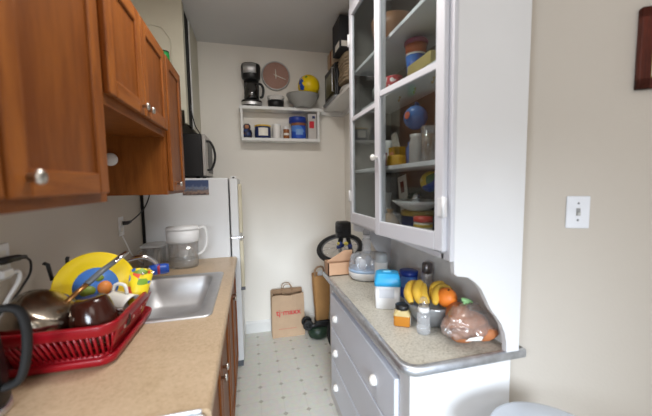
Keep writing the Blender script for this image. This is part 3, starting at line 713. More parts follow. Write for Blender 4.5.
def patch(bm, c, rad, d, ang, n=14, lift=.0012):
    d = Vector(d).normalized(); q = axisM(d); vs = []
    rings = []
    for k in range(4):
        th = R(ang)*k/3; rings.append([bm.verts.new(c+(q.to_3x3() @ Vector((math.sin(th)*math.cos(2*PI*i/n), math.sin(th)*math.sin(2*PI*i/n), math.cos(th))))*(rad+lift)) for i in range(n)] if k else [bm.verts.new(c+d*(rad+lift))])
    for i in range(n): bm.faces.new((rings[0][0], rings[1][i], rings[1][(i+1) % n]))
    for a_, b_ in zip(rings[1:], rings[2:]):
        for i in range(n): bm.faces.new((a_[i], b_[i], b_[(i+1) % n], a_[(i+1) % n]))
    for f in bm.faces: f.smooth = True
bm = nb(); patch(bm, bc, .102, (-.85, -.55, .22), 19, 5); patch(bm, bc, .102, (-.75, -.6, -.3), 17, 5); patch(bm, bc, .102, (-.75, -.1, .65), 17, 5); part('blue_patches', bm, BLUE, t)
bm = nb(); patch(bm, bc, .102, (-.35, -.72, .58), 7, 10); part('green_dot', bm, GREEN, t)

# lower shelf
ZL = 1.8845
def can(name, label, x, r, h, body, lid, lab=None, group='tins and tubs on the lower wall shelf', y=2.935, lidh=.012):
    t = thing(name, label, 'can', (x, y, ZL), group)
    bm = nb(); lathe(bm, [(0, 0), (r*.97, 0), (r, .004), (r, h-.004), (r*.97, h), (0, h)], (x, y, ZL), 30); part('body', bm, body, t)
    bm = nb(); lathe(bm, [(r*1.02, 0), (r*1.03, .002), (r*1.03, lidh), (r*.95, lidh+.002), (0, lidh+.002)], (x, y, ZL+h), 30); part('lid', bm, lid, t)
    if lab:
        bm = nb(); a0, a1, z0, z1, mm, lift = lab
        pr = []
        for a_ in range(a0, a1+1, 8): pr.append(a_)
        loft(bm, [[(x+(r+lift)*math.sin(R(q)), y-(r+lift)*math.cos(R(q)), z) for q in pr] for z in (ZL+z0, ZL+z1)][:1] + [[(x+(r+lift)*math.sin(R(q)), y-(r+lift)*math.cos(R(q)), ZL+z1) for q in pr]]) if False else None
        for q0, q1 in zip(pr, pr[1:]):
            P = [(x+(r+lift)*math.sin(R(q)), y-(r+lift)*math.cos(R(q)), ZL+z) for q, z in ((q0, z0), (q1, z0), (q1, z1), (q0, z1))]
            bm.faces.new([bm.verts.new(p) for p in P])
        part('label', bm, mm, t)
    return t
t = thing('nesting_doll', 'small dark blue nesting doll with brown face at the left end of the shelf', 'doll', (-.005, 2.92, ZL))
bm = nb(); lathe(bm, [(0, 0), (.036, 0), (.042, .01), (.045, .04), (.038, .07), (.028, .08), (.033, .095), (.03, .115), (.018, .128), (0, .131)], (-.005, 2.92, ZL), 26); part('body', bm, blotch('doll_paint', [S(26, 34, 66), S(26, 34, 66), S(40, 60, 110), S(90, 60, 44)], 40), t)
bm = nb(); ball(bm, (-.007, 2.893, ZL+.1), (.02, .008, .018)); part('face', bm, mat('doll_face', S(176, 120, 84), .4), t)
can('formula_tin', 'navy tin with a round white label and yellow lid on the lower shelf', .135, .072, .105, NAVY, LABELY, (-34, 38, .02, .09, LABELW, .0008), y=2.93)
can('cream_tub', 'plain white tub on the lower shelf between navy tin and spice jar', .262, .038, .118, CERAM, WHITE, None, y=2.92)
can('spice_jar', 'slim brown spice jar with a white cap on the lower shelf', .35, .028, .085, AMBER, WHITE, (-60, 60, .03, .05, LABELW, .0008), y=2.905, lidh=.025)
t = thing('coffee_canister', 'big blue coffee canister with a wide blue lid on the lower shelf', 'can', (.465, 2.935, ZL))
bm = nb(); lathe(bm, [(0, 0), (.068, 0), (.07, .004), (.07, .125), (0, .125)], (.47, 2.933, ZL), 32); part('body', bm, COFFEEBLUE, t)
bm = nb(); lathe(bm, [(.0708, .0), (.0708, .024)], (.47, 2.933, ZL+.122), 32, cap0=False, cap1=False); part('brown_band', bm, mat('brown_band', S(140, 90, 60), .5), t)
bm = nb(); lathe(bm, [(.0705, 0), (.082, .004), (.082, .05), (.078, .056), (0, .056)], (.462, 2.945 - .014, ZL+.147), 32, sy=.88); part('lid', bm, mat('dark_blue_lid', S(32, 60, 150), .35), t)
bm = nb()
for q0, q1 in zip(range(-30, 26, 8), range(-22, 34, 8)):
    P = [(.47+.071*math.sin(R(q)), 2.933-.071*math.cos(R(q)), ZL+z) for q, z in ((q0, .035), (q1, .035), (q1, .085), (q0, .085))]
    bm.faces.new([bm.verts.new(p) for p in P])
part('label', bm, mat('pale_blue_print', S(120, 160, 214), .5), t)
t = thing('tea_box', 'upright white box with a red patch at the right end of the shelf', 'box', (.597, 2.93, ZL))
bm = nb(); box(bm, .556, .635, 2.885, 2.985, ZL, ZL+.235, .002); part('box', bm, mat('box_grey', S(196, 192, 188), .6), t)
bm = nb(); box(bm, .566, .612, 2.8835, 2.8849, ZL+.10, ZL+.165); part('red_patch', bm, LABELR, t)
bm = nb(); box(bm, .595, .622, 2.8835, 2.8849, ZL+.19, ZL+.215); part('dark_print', bm, NAVY, t)

# ------------------------------------------------------------------ things on the corner shelf
ZR = 2.1925
t = thing('sheet_pan', 'pale metal tray under the toaster oven on the corner shelf', 'tray', (.83, 2.76, ZR))
bm = nb(); loft(bm, [rr3(.725, .94, 2.56, 2.96, .02, ZR+.0005), rr3(.715, .947, 2.55, 2.972, .025, ZR+.02), rr3(.72, .944, 2.555, 2.968, .022, ZR+.02), rr3(.732, .934, 2.567, 2.953, .018, ZR+.005)], True, True); part('tray', bm, mat('pale_metal', S(176, 180, 184), .35, .6), t)
ZO = ZR+.006
t = thing('toaster_oven', 'black toaster oven with glass door on the corner shelf', 'toaster oven', (.84, 2.76, ZO))
bm = nb(); box(bm, .752, .945, 2.585, 2.95, ZO+.015, ZO+.30, .008); part('case', bm, BLACK, t)
for x in (.77, .915):
    for y in (2.61, 2.92):
        bm = nb(); cyl(bm, (x, y, ZO), (x, y, ZO+.018), .012); part('foot', bm, BLACKM, t)
bm = nb(); box(bm, .738, .751, 2.59, 2.945, ZO+.02, ZO+.295, .005); d = part('door', bm, BLACK, t)
bm = nb(); box(bm, .735, .739, 2.65, 2.91, ZO+.06, ZO+.25, .0015); part('window', bm, mat('oven_window', S(96, 92, 52), .15), d)
bm = nb(); tube(bm, [(.738, 2.62, ZO+.06), (.722, 2.62, ZO+.06), (.722, 2.62, ZO+.26), (.738, 2.62, ZO+.26)], .006, 8); part('handle', bm, STEEL, d)
t = thing('carton', 'small pale cardboard carton standing on top of the toaster oven', 'box', (.80, 2.72, ZO+.3))
bm = nb(); box(bm, .735, .87, 2.66, 2.82, ZO+.3005, ZO+.43, .003); part('box', bm, mat('pale_carton', S(190, 168, 142), .8), t)
bm = nb(); box(bm, .7335, .7355, 2.69, 2.73, ZO+.302, ZO+.428); part('brown_tape', bm, mat('brown_print', S(150, 96, 66), .7), t)
BX, BY = .833, 2.40
t = thing('mixing_bowl', 'upturned pale bowl under the basket on the corner shelf', 'bowl', (BX, BY, ZR))
bm = nb(); lathe(bm, [(.105, .0), (.108, .006), (.095, .035), (.06, .058), (.045, .06), (.043, .068), (0, .068)], (BX, BY, ZR+.0005), 36); part('bowl', bm, mat('pale_bowl', S(176, 172, 166), .4), t)
t = thing('wicker_basket', 'brown grey wicker basket on the pale bowl beside the hutch', 'basket', (BX, BY, ZR+.07))
bm = nb()
for k in range(9):
    z = ZR+.078+k*.0235; w = .086+.004*math.sin(k*1.2)
    tube(bm, [(p[0], p[1], z) for p in rrect(BX-w, BX+w, BY-w*1.25, BY+w*1.25, .05, 4)], .0125, 6, closed=True)
box(bm, BX-.075, BX+.075, BY-.1, BY+.1, ZR+.069, ZR+.085, .004); part('body', bm, WICKER, t)
t = thing('storage_box', 'black box with a white label on top of the wicker basket', 'box', (.81, BY-.03, ZR+.28))
bm = nb(); box(bm, .69, .93, 2.27, 2.48, ZR+.282, ZR+.52, .004); part('box', bm, mat('charcoal_board', S(44, 44, 48), .6), t)
bm = nb(); box(bm, .70, .76, 2.2685, 2.2702, ZR+.295, ZR+.335); box(bm, .6885, .6902, 2.29, 2.40, ZR+.295, ZR+.34); part('label', bm, LABELW, t)

# ------------------------------------------------------------------ floor items at the back
t = thing('paper_shopping_bag', 'brown paper shopping bag with red lettering standing by the baseboard', 'bag', (.305, 2.89, 0))
bm = nb(); f0, f1 = 2.826, 2.985; bx0, bx1 = .162, .475; hb = .41
Pt = lambda x, y, z: bm.verts.new((x, y, z))
nx = 8
def quadstrip(A, B_):
    for i in range(len(A)-1): bm.faces.new((A[i], A[i+1], B_[i+1], B_[i]))
rows = []
for k in range(5):
    z = [0.001, .12, .24, .36, hb][k]; dx = [0, 0, -.002, -.004, -.008][k]
    row = []
    for i in range(nx+1):
        u = i/nx; zz = z+(.008*math.sin(u*9)+(.012 if u > .93 else 0) if k == 4 else 0)
        row.append(Pt(bx0-dx+(bx1-bx0+dx*2+ (.0 if k else 0))*u, f0+.004*math.sin(u*7+k)+.008*(k/4), zz))
    rows.append(row)
for a_, b_ in zip(rows, rows[1:]): quadstrip(a_, b_)
brow = []
for k in range(5):
    z = [0.001, .12, .24, .36, hb+.01][k]
    brow.append([Pt(bx0+(bx1-bx0)*i/nx, f1-.01*(k/4), z+(.006*math.sin(i*1.7) if k == 4 else 0)) for i in range(nx+1)])
for a_, b_ in zip(brow, brow[1:]): quadstrip(b_, a_)
for side, sgn in ((0, 1), (-1, -1)):
    mid = [Pt((bx0 if side == 0 else bx1)+sgn*(.002+.022*(k/4)), (f0+f1)/2, [0.001, .12, .24, .36, hb-.01][k]) for k in range(5)]
    for k in range(4):
        bm.faces.new((rows[k][side], mid[k], mid[k+1], rows[k+1][side])); bm.faces.new((mid[k], brow[k][side], brow[k+1][side], mid[k+1]))
bm.faces.new([rows[0][i] for i in range(nx+1)]+[brow[0][i] for i in range(nx, -1, -1)])
bag = part('bag', bm, KRAFT, t)
bm = nb(); box(bm, bx0+.01, bx1-.012, f1-.04, f1-.038, .39, .437); part('inner_fold', bm, KRAFTD, t)
for yy, h2 in ((f0+.014, .10), (f1-.02, .075)):
    bm = nb(); c0 = .315
    tube(bm, [(c0-.045, yy, hb-.03), (c0-.045, yy, hb+h2*.5), (c0-.03, yy+.006, hb+h2*.92), (c0, yy+.01, hb+h2), (c0+.03, yy+.006, hb+h2*.92), (c0+.045, yy, hb+h2*.5), (c0+.045, yy, hb-.03)], .0035, 8, smooth=5)
    part('handle', bm, KRAFTD, t)
def text(name, s, loc, size, m, parent, rot=(PI/2, 0, 0), ext=.0006, shear=0., sx=1.):
    c = bpy.data.curves.new(name+'_curve', 'FONT'); c.body = s; c.size = size; c.extrude = ext; c.align_x = 'CENTER'; c.align_y = 'CENTER'; c.shear = shear; c.resolution_u = 4
    c.offset = .0004
    o = bpy.data.objects.new(name+'_tmp', c); C.objects.link(o)
    bpy.context.view_layer.update()
    me = bpy.data.meshes.new_from_object(o.evaluated_get(bpy.context.evaluated_depsgraph_get()))
    bpy.data.objects.remove(o); bpy.data.curves.remove(c)
    r_ = parent
    while r_.parent is not None: r_ = r_.parent
    M = Matrix.Translation(Vector(loc)-BASES[r_]) @ Matrix.Rotation(rot[2], 4, 'Z') @ Matrix.Rotation(rot[0], 4, 'X') @ Matrix.Diagonal((sx, 1, 1, 1))
    me.transform(M); me.materials.clear(); me.materials.append(m)
    ob = bpy.data.objects.new(name, me); C.objects.link(ob); ob.parent = parent
    return ob
text('lettering', 'tj·maxx', (.318, f0-.0065, .247), .078, LABELR, t, sx=1.0)
bm = nb()
for k in range(9): box(bm, .225+k*.019, .225+k*.019+.014, f0-.0035, f0-.0025, .083, .0885)
part('small_print', bm, mat('faded_red_print', S(196, 110, 96), .7), t)

t = thing('bottle_bag', 'tall narrow brown paper bag with looped handle beside the hutch', 'bag', (.62, 2.75, .185))
bm = nb()
def bg(x0, x1, y0, y1, z, j): 
    return [(p[0]+.004*math.sin(5*i+j*2), p[1]+.004*math.cos(3*i+j), z) for i, p in enumerate(rrect(x0, x1, y0, y1, .012, 2))]
loft(bm, [bg(.565, .685, 2.70, 2.80, .186, 0), bg(.56, .69, 2.695, 2.805, .3, 1), bg(.553, .70, 2.69, 2.81, .45, 2), bg(.546, .705, 2.69, 2.81, .6, 3), bg(.546, .705, 2.695, 2.805, .615, 3), bg(.552, .698, 2.70, 2.80, .5, 2)], True, True); part('bag', bm, KRAFTO, t)
bm = nb(); tube(bm, [(.56, 2.70, .59), (.556, 2.70, .655), (.575, 2.702, .69), (.62, 2.704, .695), (.638, 2.702, .665), (.632, 2.70, .6)], .009, 8, smooth=5); part('handle', bm, KRAFTD, t)
bm = nb()
vs = ball(bm, (.645, 2.745, .615), (.055, .045, .035), u=16, v=10)
for v in vs: v.co += Vector(noise.noise_vector(v.co*30))*.008
part('plastic_liner', bm, TOWEL, t)

t = thing('wheeled_toy', 'black and dark green wheeled toy on the floor under the narrow paper bag', 'toy', (.57, 2.74, 0))
bm = nb(); lathe(bm, [(.0, .0), (.05, 0), (.085, .02), (.1, .06), (.095, .1), (.06, .12), (0, .125)], (.59, 2.74, .0005), 28, sx=1.05, sy=.8); part('body', bm, DGREEN, t)
bm = nb(); tube(bm, [(.49, 2.70, .14), (.54, 2.70, .145), (.62, 2.71, .15), (.69, 2.72, .16)], .021, 10); box(bm, .56, .69, 2.69, 2.80, .12, .184, .012); part('frame', bm, BLACK, t)
for (x, y) in ((.485, 2.70), (.485, 2.79)):
    bm = nb(); tube(bm, [(x+.034*math.cos(2*PI*k/20), y, .15+.034*math.sin(2*PI*k/20)) for k in range(20)], .016, 8, closed=True); cyl(bm, (x, y-.01, .15), (x, y+.01, .15), .022, mi=0); part('wheel', bm, BLACKM, t)
# strut of the toy to the floor
# bicycle stood on its rear wheel
t = thing('bicycle', 'small black bicycle stood on end behind the cardboard box and hutch', 'bicycle', (.74, 2.36, 0))
def wheel(c, nrm, r, tr, parent):
    q = axisM(nrm).to_3x3(); c = Vector(c)
    rg = lambda rad, n=40, dz=0: [c+q @ Vector((rad*math.cos(2*PI*k/n), rad*math.sin(2*PI*k/n), dz)) for k in range(n)]
    bm = nb(); tube(bm, rg(r-tr), tr, 10, closed=True); w = part('wheel', bm, BLACKM, parent)
    bm = nb(); tube(bm, rg(r-2*tr-.003), .007, 8, closed=True); part('rim', bm, mat('grey_rim', S(130, 130, 134), .35, .7), w)
    bm = nb()
    for k in range(16):
        a_ = 2*PI*k/16; u = q @ Vector((math.cos(a_), math.sin(a_), 0)); s_ = q @ Vector((0, 0, .018*(1 if k % 2 else -1)))
        tube(bm, [c+s_+u*.018, c+u*(r-2*tr)], .0012, 4)
    part('spokes', bm, CHROME, w)
    bm = nb(); cyl(bm, c-q @ Vector((0, 0, .035)), c+q @ Vector((0, 0, .035)), .018, seg=14); part('hub', bm, STEEL, w)
    return w
wn = Vector((-.22, -.36, .90)).normalized(); wc = Vector((.722, 2.44, .92))
wheel(wc, wn, .2, .021, t)
rc = Vector((.80, 2.36, .225)); wheel(rc, (0.0, 1, .0), .223, .02, t)
bm = nb(); q = axisM(wn).to_3x3(); up_ = (q @ Vector((0, 1, 0)));  up_ = Vector((.3, .55, .78)).normalized()
st_ = wc+Vector((.02, .0, .17))
for s_ in (-1, 1):
    o_ = wn*.045*s_
    tube(bm, [wc+o_, wc+o_*.9+(st_-wc)*.6, st_+o_*.4], .012, 8)
part('fork', bm, BLACK, t)
bm = nb(); box(bm, st_.x-.05, st_.x+.07, st_.y-.05, st_.y+.05, st_.z-.085, st_.z+.055, .02); box(bm, st_.x-.065, st_.x-.0, st_.y-.06, st_.y+.0, st_.z-.045, st_.z+.035, .02); part('stem', bm, BLACK, t)
bm = nb(); tube(bm, [st_+Vector((.03, 0, 0)), Vector((.84, 2.42, .75)), Vector((.83, 2.4, .5)), rc+Vector((0, .045, 0))], .018, 10, smooth=4); tube(bm, [Vector((.84, 2.42, .75)), rc+Vector((.0, -.04, .0))], .012, 8); part('frame', bm, BLACK, t)
bm = nb(); cyl(bm, wc-wn*.0+Vector((-.03, -.03, .01)), wc+Vector((.03, .0, .02)), .014, seg=10); ball(bm, wc+Vector((.07, -.06, .02)), (.02, .02, .02), u=10, v=8); ball(bm, wc+Vector((-.01, -.05, .045)), .018, u=10, v=8); part('blue_hub_bits', bm, mat('navy_paint', S(40, 60, 120), .4), t)
bm = nb(); ball(bm, wc+Vector((.035, -.06, .045)), (.02, .014, .016), u=10, v=8); ball(bm, wc+Vector((-.03, -.06, .05)), (.012, .01, .012), u=10, v=8); part('yellow_reflector', bm, mat('reflector', S(214, 196, 90), .35), t)

# ------------------------------------------------------------------ hutch
ZT = .8617
t = HT = thing('hutch', 'tall white hutch with glass doors above and drawers below', 'hutch', (.7, 1.4, 0))
bm = nb(); box(bm, .516, .905, .875, 1.935, .0, .832); box(bm, .498, .517, .875, .95, .0, .832, .002); box(bm, .498, .517, 1.868, 1.935, .0, .832, .002); box(bm, .498, .517, .95, 1.868, .775, .832); box(bm, .498, .517, .95, 1.868, .0, .085)
part('base_case', bm, HUTCH, t)
for (z0, z1, zk) in ((.545, .757, .638), (.325, .535, .42), (.095, .315, .197)):
    bm = nb(); box(bm, .484, .53, .958, 1.86, z0, z1, .005); d = part('drawer', bm, HUTCHF, t)
    for y in (1.14, 1.735):
        k = nb(); ball(k, (.477, y, zk), (.02, .0225, .0225)); part('knob', k, CERAM, d)
def ct(d, z, n=6):   # counter outline with a rounded near corner
    x0, x1, y0, y1 = .470-d, .94, .850-d, 1.985+d*.5
    o = [(x1, y1), (x0, y1)]
    r = .055
    for i in range(n+1):
        a_ = R(180+90*i/n); o.append((x0+r+r*math.cos(a_), y0+r+r*math.sin(a_)))
    o.append((x1, y0)); return [(p[0], p[1], z) for p in o]
bm = nb(); loft(bm, [ct(0, .836), ct(0, ZT)], True, True, smooth=False); top = part('countertop', bm, LINO, t)
bm = nb(); loft(bm, [ct(.001, .833), ct(.006, .836), ct(.007, .85), ct(.005, .863), ct(.001, .8645), ct(-.012, .8645), ct(-.0125, .8622)], False, False); part('metal_edging', bm, ALU, top)
# side panels with the scalloped cut over the counter
side = [(.6372, 2.62), (.6372, 1.207), (.638, 1.19), (.640, 1.165), (.65, 1.157), (.69, 1.15), (.72, 1.13), (.745, 1.105), (.764, 1.07), (.785, 1.03), (.81, 1.0), (.832, .97), (.848, .935), (.855, .90), (.857, ZT), (.91, ZT), (.91, 2.62)]
for y0, y1 in ((.847, .866), (1.832, 1.851)):
    bm = nb(); prism(bm, side, 'Y', y0, y1); part('side_panel', bm, HUTCH, t)
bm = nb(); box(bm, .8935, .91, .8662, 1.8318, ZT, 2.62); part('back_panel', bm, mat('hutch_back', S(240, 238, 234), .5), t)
bm = nb(); box(bm, .8905, .8934, .867, 1.831, 1.236, 2.6); part('inner_shade_back', bm, mat('interior_shade_tone', S(128, 122, 116), .6), t)  # added dark sheets inside the case, its shade put into their colour
bm = nb(); box(bm, .64, .8905, .8661, .8675, 1.236, 2.6); part('inner_shade_side', bm, mat('interior_shade_tone', (0, 0, 0)), t)
bm = nb(); box(bm, .64, .8905, 1.8305, 1.8319, 1.236, 2.6); part('inner_shade_side', bm, mat('interior_shade_tone', (0, 0, 0)), t)
bm = nb(); box(bm, .638, .892, .866, 1.832, 1.207, 1.235); part('bottom_board', bm, HUTCH, t)
bm = nb(); box(bm, .638, .892, .866, 1.832, 2.6, 2.62); part('top_board', bm, HUTCH, t)
SH = [1.545, 1.922, 2.14]
for z in SH:
    bm = nb(); box(bm, (.69 if z == SH[1] else .64), .89, .868, 1.83, z-.018, z, .002); part('shelf', bm, HUTCH, t)
bm = nb()
box(bm, .622, .637, .8465, .895, 1.207, 2.62, .002); box(bm, .622, .637, 1.80, 1.851, 1.207, 2.62, .002)
box(bm, .622, .637, .880, 1.80, 1.207, 1.228, .002); box(bm, .622, .637, .880, 1.80, 2.47, 2.62, .002)
part('face_frame', bm, HUTCHD, t)
bm = nb(); box(bm, .585, .915, .83, 1.87, 2.62, 2.66, .006); box(bm, .597, .91, .838, 1.86, 2.585, 2.62, .004); part('cornice', bm, HUTCH, t)
def gdoor(hy, w, sgn, ang, z0, z1, knob, sag):
    """glass door, hinged at hy on the frame face, swung out by ang; local u runs from the hinge to the free edge"""
    X0 = .622
    M = Matrix.Translation((X0, hy, 1.24)) @ Matrix.Rotation(R(ang), 4, 'Z') @ Matrix.Rotation(R(-sag), 4, 'X') @ Matrix.Translation((0, 0, -1.24))
    th = .020; st = .038
    def bb(bm, u0, u1, za, zb, d0=-th, d1=0., bev=.003, mi=0):
        y0, y1 = sorted((u0*sgn, u1*sgn)); box(bm, d0, d1, y0, y1, za, zb, bev, mi, M=M)
    bm = nb(); bb(bm, 0, st, z0, z1); bb(bm, w-st, w, z0, z1); bb(bm, st, w-st, z0, z0+.062); bb(bm, st, w-st, z1-.05, z1); bb(bm, st, w-st, 1.832, 1.856, -.017, -.003, .002)
    d = part('glass_door', bm, HUTCHD, t)
    bm = nb(); bb(bm, st-.004, w-st+.004, z0+.058, 1.836, -.011, -.009, 0); bb(bm, st-.004, w-st+.004, 1.852, z1-.046, -.011, -.009, 0); part('pane', bm, GLASS, d)
    for zh in (1.385, 2.31):
        bm = nb(); cyl(bm, M @ Vector((-.021, -.004*sgn, zh-.034)), M @ Vector((-.021, -.004*sgn, zh+.034)), .0065, seg=10); bb(bm, -.018, .022, zh-.03, zh+.03, -.0225, -.0195, 0); part('hinge', bm, HUTCH, d)
    if knob:
        bm = nb(); lathe(bm, [(.007, 0), (.006, .012), (.013, .017), (.014, .024), (.009, .03), (0, .031)], (0, 0, 0), 14, 0, M @ Matrix.Translation((-th, (w-st*.5)*sgn, 1.578)) @ axisM((-1, 0, 0))); part('knob', bm, CERAM, d)
    return d
gdoor(.864, .408, 1, 9.0, 1.238, 2.485, True, .4)
gdoor(1.80, .47, -1, 0, 1.224, 2.485, False, 0)

# ---- inside the hutch
GI = None
def lat(name, label, cat, x, y, z, prof, m, seg=26, **k):
    t = thing(name, label, cat, (x, y, z)); bm = nb(); lathe(bm, prof, (x, y, z+.0006), seg, **k); part('body', bm, m, t); return t
Z1, Z2, Z3, Z0 = SH[0], SH[1], SH[2], 1.235
tb = blotch('tumbler_sleeve', [S(40, 80, 170), S(50, 110, 190), S(40, 80, 170), S(70, 70, 150)], 26)
t = lat('travel_tumbler', 'tall blue tumbler with purple lid and straw behind the hutch glass', 'tumbler', .75, 1.29, Z2, [(0, 0), (.032, 0), (.034, .004), (.044, .108), (0, .108)], tb)
bm = nb(); lathe(bm, [(.045, 0), (.0455, .007)], (.75, 1.29, Z2+.109), 26); part('white_ring', bm, WHITE, t)
bm = nb(); lathe(bm, [(.0445, 0), (.047, .04), (0, .04)], (.75, 1.29, Z2+.117), 26); part('orange_sleeve', bm, mat('tumbler_orange', S(196, 104, 66), .45), t)
bm = nb(); lathe(bm, [(.052, 0), (.054, .01), (.048, .02), (0, .022)], (.75, 1.29, Z2+.1575), 26); part('lid', bm, mat('tumbler_lid', S(146, 60, 92), .4), t)
bm = nb(); tube(bm, [(.75, 1.29, Z2+.179), (.749, 1.291, Z2+.198)], .0045, 8); part('straw', bm, mat('tumbler_lid', (0, 0, 0)), t)
lat('polka_cup', 'red cup with white dots beside the blue tumbler in the hutch', 'cup', .73, 1.47, Z2, [(0, 0), (.03, 0), (.04, .012), (.044, .075), (.04, .075), (.034, .012), (0, .006)], blotch('polka', [S(186, 40, 54), S(226, 214, 210), S(186, 40, 54), S(200, 60, 70)], 60))
t = thing('wooden_box', 'flat yellow tan box on the hutch shelf right of the tumbler', 'box', (.77, 1.17, Z2))
bm = nb(); box(bm, .69, .85, 1.08, 1.26, Z2+.0005, Z2+.05, .004); part('box', bm, mat('yellow_wood', S(190, 168, 104), .6), t)
lat('dark_bottle', 'dark brown bottle standing behind the flat yellow box in the hutch', 'bottle', .865, 1.14, Z2, [(0, 0), (.024, 0), (.025, .005), (.025, .12), (.012, .15), (.011, .19), (0, .19)], mat('brown_glass', S(64, 44, 32), .2))
lat('wooden_bowl', 'large brown wooden bowl on the upper hutch shelf', 'bowl', .765, 1.55, Z3, [(0, 0), (.05, 0), (.09, .05), (.11, .12), (.115, .17), (.11, .17), (.1, .11), (.05, .012), (0, .01)], wood('bowl_wood', S(108, 74, 52), S(150, 108, 78)))
# hooks and hanging blue mug
t = thing('hanging_mug', 'round blue mug with an orange spot hanging under the hutch shelf', 'mug', (.76, 1.30, Z2-.02))
MG = Matrix.Translation((.755, 1.30, 1.765)) @ axisM((-.6, -.75, -.1))
bm = nb(); lathe(bm, [(0, -.035), (.028, -.036), (.048, -.02), (.056, .01), (.05, .04), (.045, .045), (.043, .04), (.046, .01), (0, -.025)], (0, 0, 0), 30, 0, MG @ Matrix.Rotation(PI, 4, 'X'))
part('body', bm, mat('mug_blue', S(74, 116, 172), .2), t)
bm = nb(); tube(bm, [(.765, 1.315, 1.815), (.772, 1.325, 1.838), (.79, 1.33, 1.83), (.79, 1.325, 1.80)], .005, 8, smooth=4); part('handle', bm, MATS['mug_blue'], t)
bm = nb(); patch(bm, Vector((.755, 1.30, 1.765)), .051, (-.95, -.2, .1), 20, 12); part('orange_spot', bm, mat('mug_orange', S(190, 104, 84), .4), t)
t0 = None
for i, (y, lb) in enumerate(((1.30, 'brass cup hook holding the blue mug under the hutch shelf'), (1.45, 'brass cup hook under the hutch shelf, left of the blue mug'), (1.15, 'brass cup hook under the hutch shelf, right of the blue mug'))):
    z = Z2-.018
    if i == 0:
        t0 = thing('cup_hook', lb, 'hook', (.765, y+.02, z), 'cup hooks under the hutch shelf')
        bm = nb(); p = Vector((.765, y+.02, z)); tube(bm, [p+Vector(v) for v in ((0, 0, 0), (0, 0, -.012), (.0, .012, -.022), (0, .016, -.010))], .002, 6, smooth=3); part('hook', bm, GOLD, t0)
        bm = nb(); cyl(bm, p+Vector((0, 0, -.003)), p, .006); part('collar', bm, GOLD, t0)
    else: copy_tree(t0, (.765, y+.02, z), lb)
# middle shelf
t = thing('spice_box', 'small yellow carton on the middle hutch shelf', 'box', (.74, 1.45, Z1)); bm = nb(); box(bm, .71, .77, 1.415, 1.485, Z1+.0005, Z1+.10, .002); part('box', bm, mat('mustard', S(196, 150, 40), .5), t)
bm = nb(); box(bm, .7085, .7105, 1.43, 1.47, Z1+.03, Z1+.075); part('label', bm, PEACH, t)
lat('yellow_pot', 'low yellow pot in front on the middle hutch shelf', 'pot', .695, 1.37, Z1, [(0, 0), (.042, 0), (.046, .006), (.046, .042), (.042, .05), (0, .05)], MATS['mustard'])
t = thing('paper_cone', 'white paper wedge leaning at the left of the middle hutch shelf', 'paper', (.80, 1.55, Z1))
bm = nb(); prism(bm, [(1.50, Z1+.001), (1.59, Z1+.001), (1.64, Z1+.19), (1.60, Z1+.2)], 'X', .80, .815); part('sheet', bm, mat('old_paper', S(190, 182, 170), .8), t)
lat('red_tin', 'dark red and blue tin at the left end of the middle hutch shelf', 'can', .68, 1.505, Z1, [(0, 0), (.03, 0), (.03, .07), (.028, .074), (0, .074)], blotch('red_tin_print', [S(120, 40, 50), S(60, 60, 110), S(140, 60, 60)], 40))
lat('blue_jar', 'narrow blue jar on the middle hutch shelf behind the yellow pot', 'jar', .775, 1.365, Z1, [(0, 0), (.024, 0), (.026, .01), (.026, .085), (.018, .1), (.02, .115), (0, .115)], mat('jar_blue', S(96, 130, 190), .25))
lat('sugar_jar', 'pale glass jar in the centre of the middle hutch shelf', 'jar', .76, 1.29, Z1, [(0, 0), (.032, 0), (.036, .01), (.036, .1), (.03, .12), (.034, .14), (0, .14)], mat('pale_jar', S(172, 170, 166), .25))
t = lat('oil_glass', 'tall glass with amber content at the right of the middle hutch shelf', 'glass', .76, 1.195, Z1, [(.03, 0), (.034, .16), (.031, .16), (.027, .006)], CLEAR)
bm = nb(); lathe(bm, [(.026, 0), (.029, .12), (0, .12)], (.76, 1.195, Z1+.008), 24); part('content', bm, mat('amber_fill', S(130, 100, 60), .3), t)
# bottom of the case
t = lat('cookie_tin', 'dark blue tin under the white bowl at the hutch bottom', 'can', .77, 1.29, Z0, [(0, 0), (.075, 0), (.078, .004), (.078, .075), (0, .075)], NAVY, 32)
bm = nb(); lathe(bm, [(.08, 0), (.08, .018), (.076, .022), (0, .022)], (.77, 1.29, Z0+.0765), 32); part('yellow_lid', bm, mat('tin_gold', S(170, 140, 56), .4), t)
lat('white_bowl', 'shallow white bowl on the blue tin at the hutch bottom', 'bowl', .76, 1.28, Z0+.099, [(0, 0), (.05, 0), (.1, .03), (.118, .045), (.114, .047), (.09, .032), (0, .006)], CERAM, 40)
t = lat('salt_shaker', 'glass and silver shaker standing in the shallow white bowl', 'shaker', .73, 1.24, Z0+.106, [(0, 0), (.018, 0), (.02, .01), (.016, .045), (0, .045)], mat('shaker_glass', S(220, 220, 220), .15))
bm = nb(); lathe(bm, [(.016, 0), (.018, .01), (.01, .026), (0, .028)], (.73, 1.24, Z0+.152), 18); part('cap', bm, CHROME, t)
t = lat('red_lidded_jar', 'pale jar with red lid and yellow stripe at the hutch bottom right', 'jar', .70, 1.135, Z0, [(0, 0), (.036, 0), (.038, .004), (.038, .062), (0, .066)], mat('jar_cream', S(222, 214, 196), .4))
bm = nb(); lathe(bm, [(.038, 0), (.039, .002), (.039, .02), (0, .022)], (.70, 1.135, Z0+.0665), 26); part('lid', bm, mat('lid_red', S(206, 70, 56), .4), t)
bm = nb(); lathe(bm, [(.0385, 0), (.0385, .012)], (.70, 1.135, Z0+.045), 26, cap0=False, cap1=False); part('stripe', bm, LABELY, t)
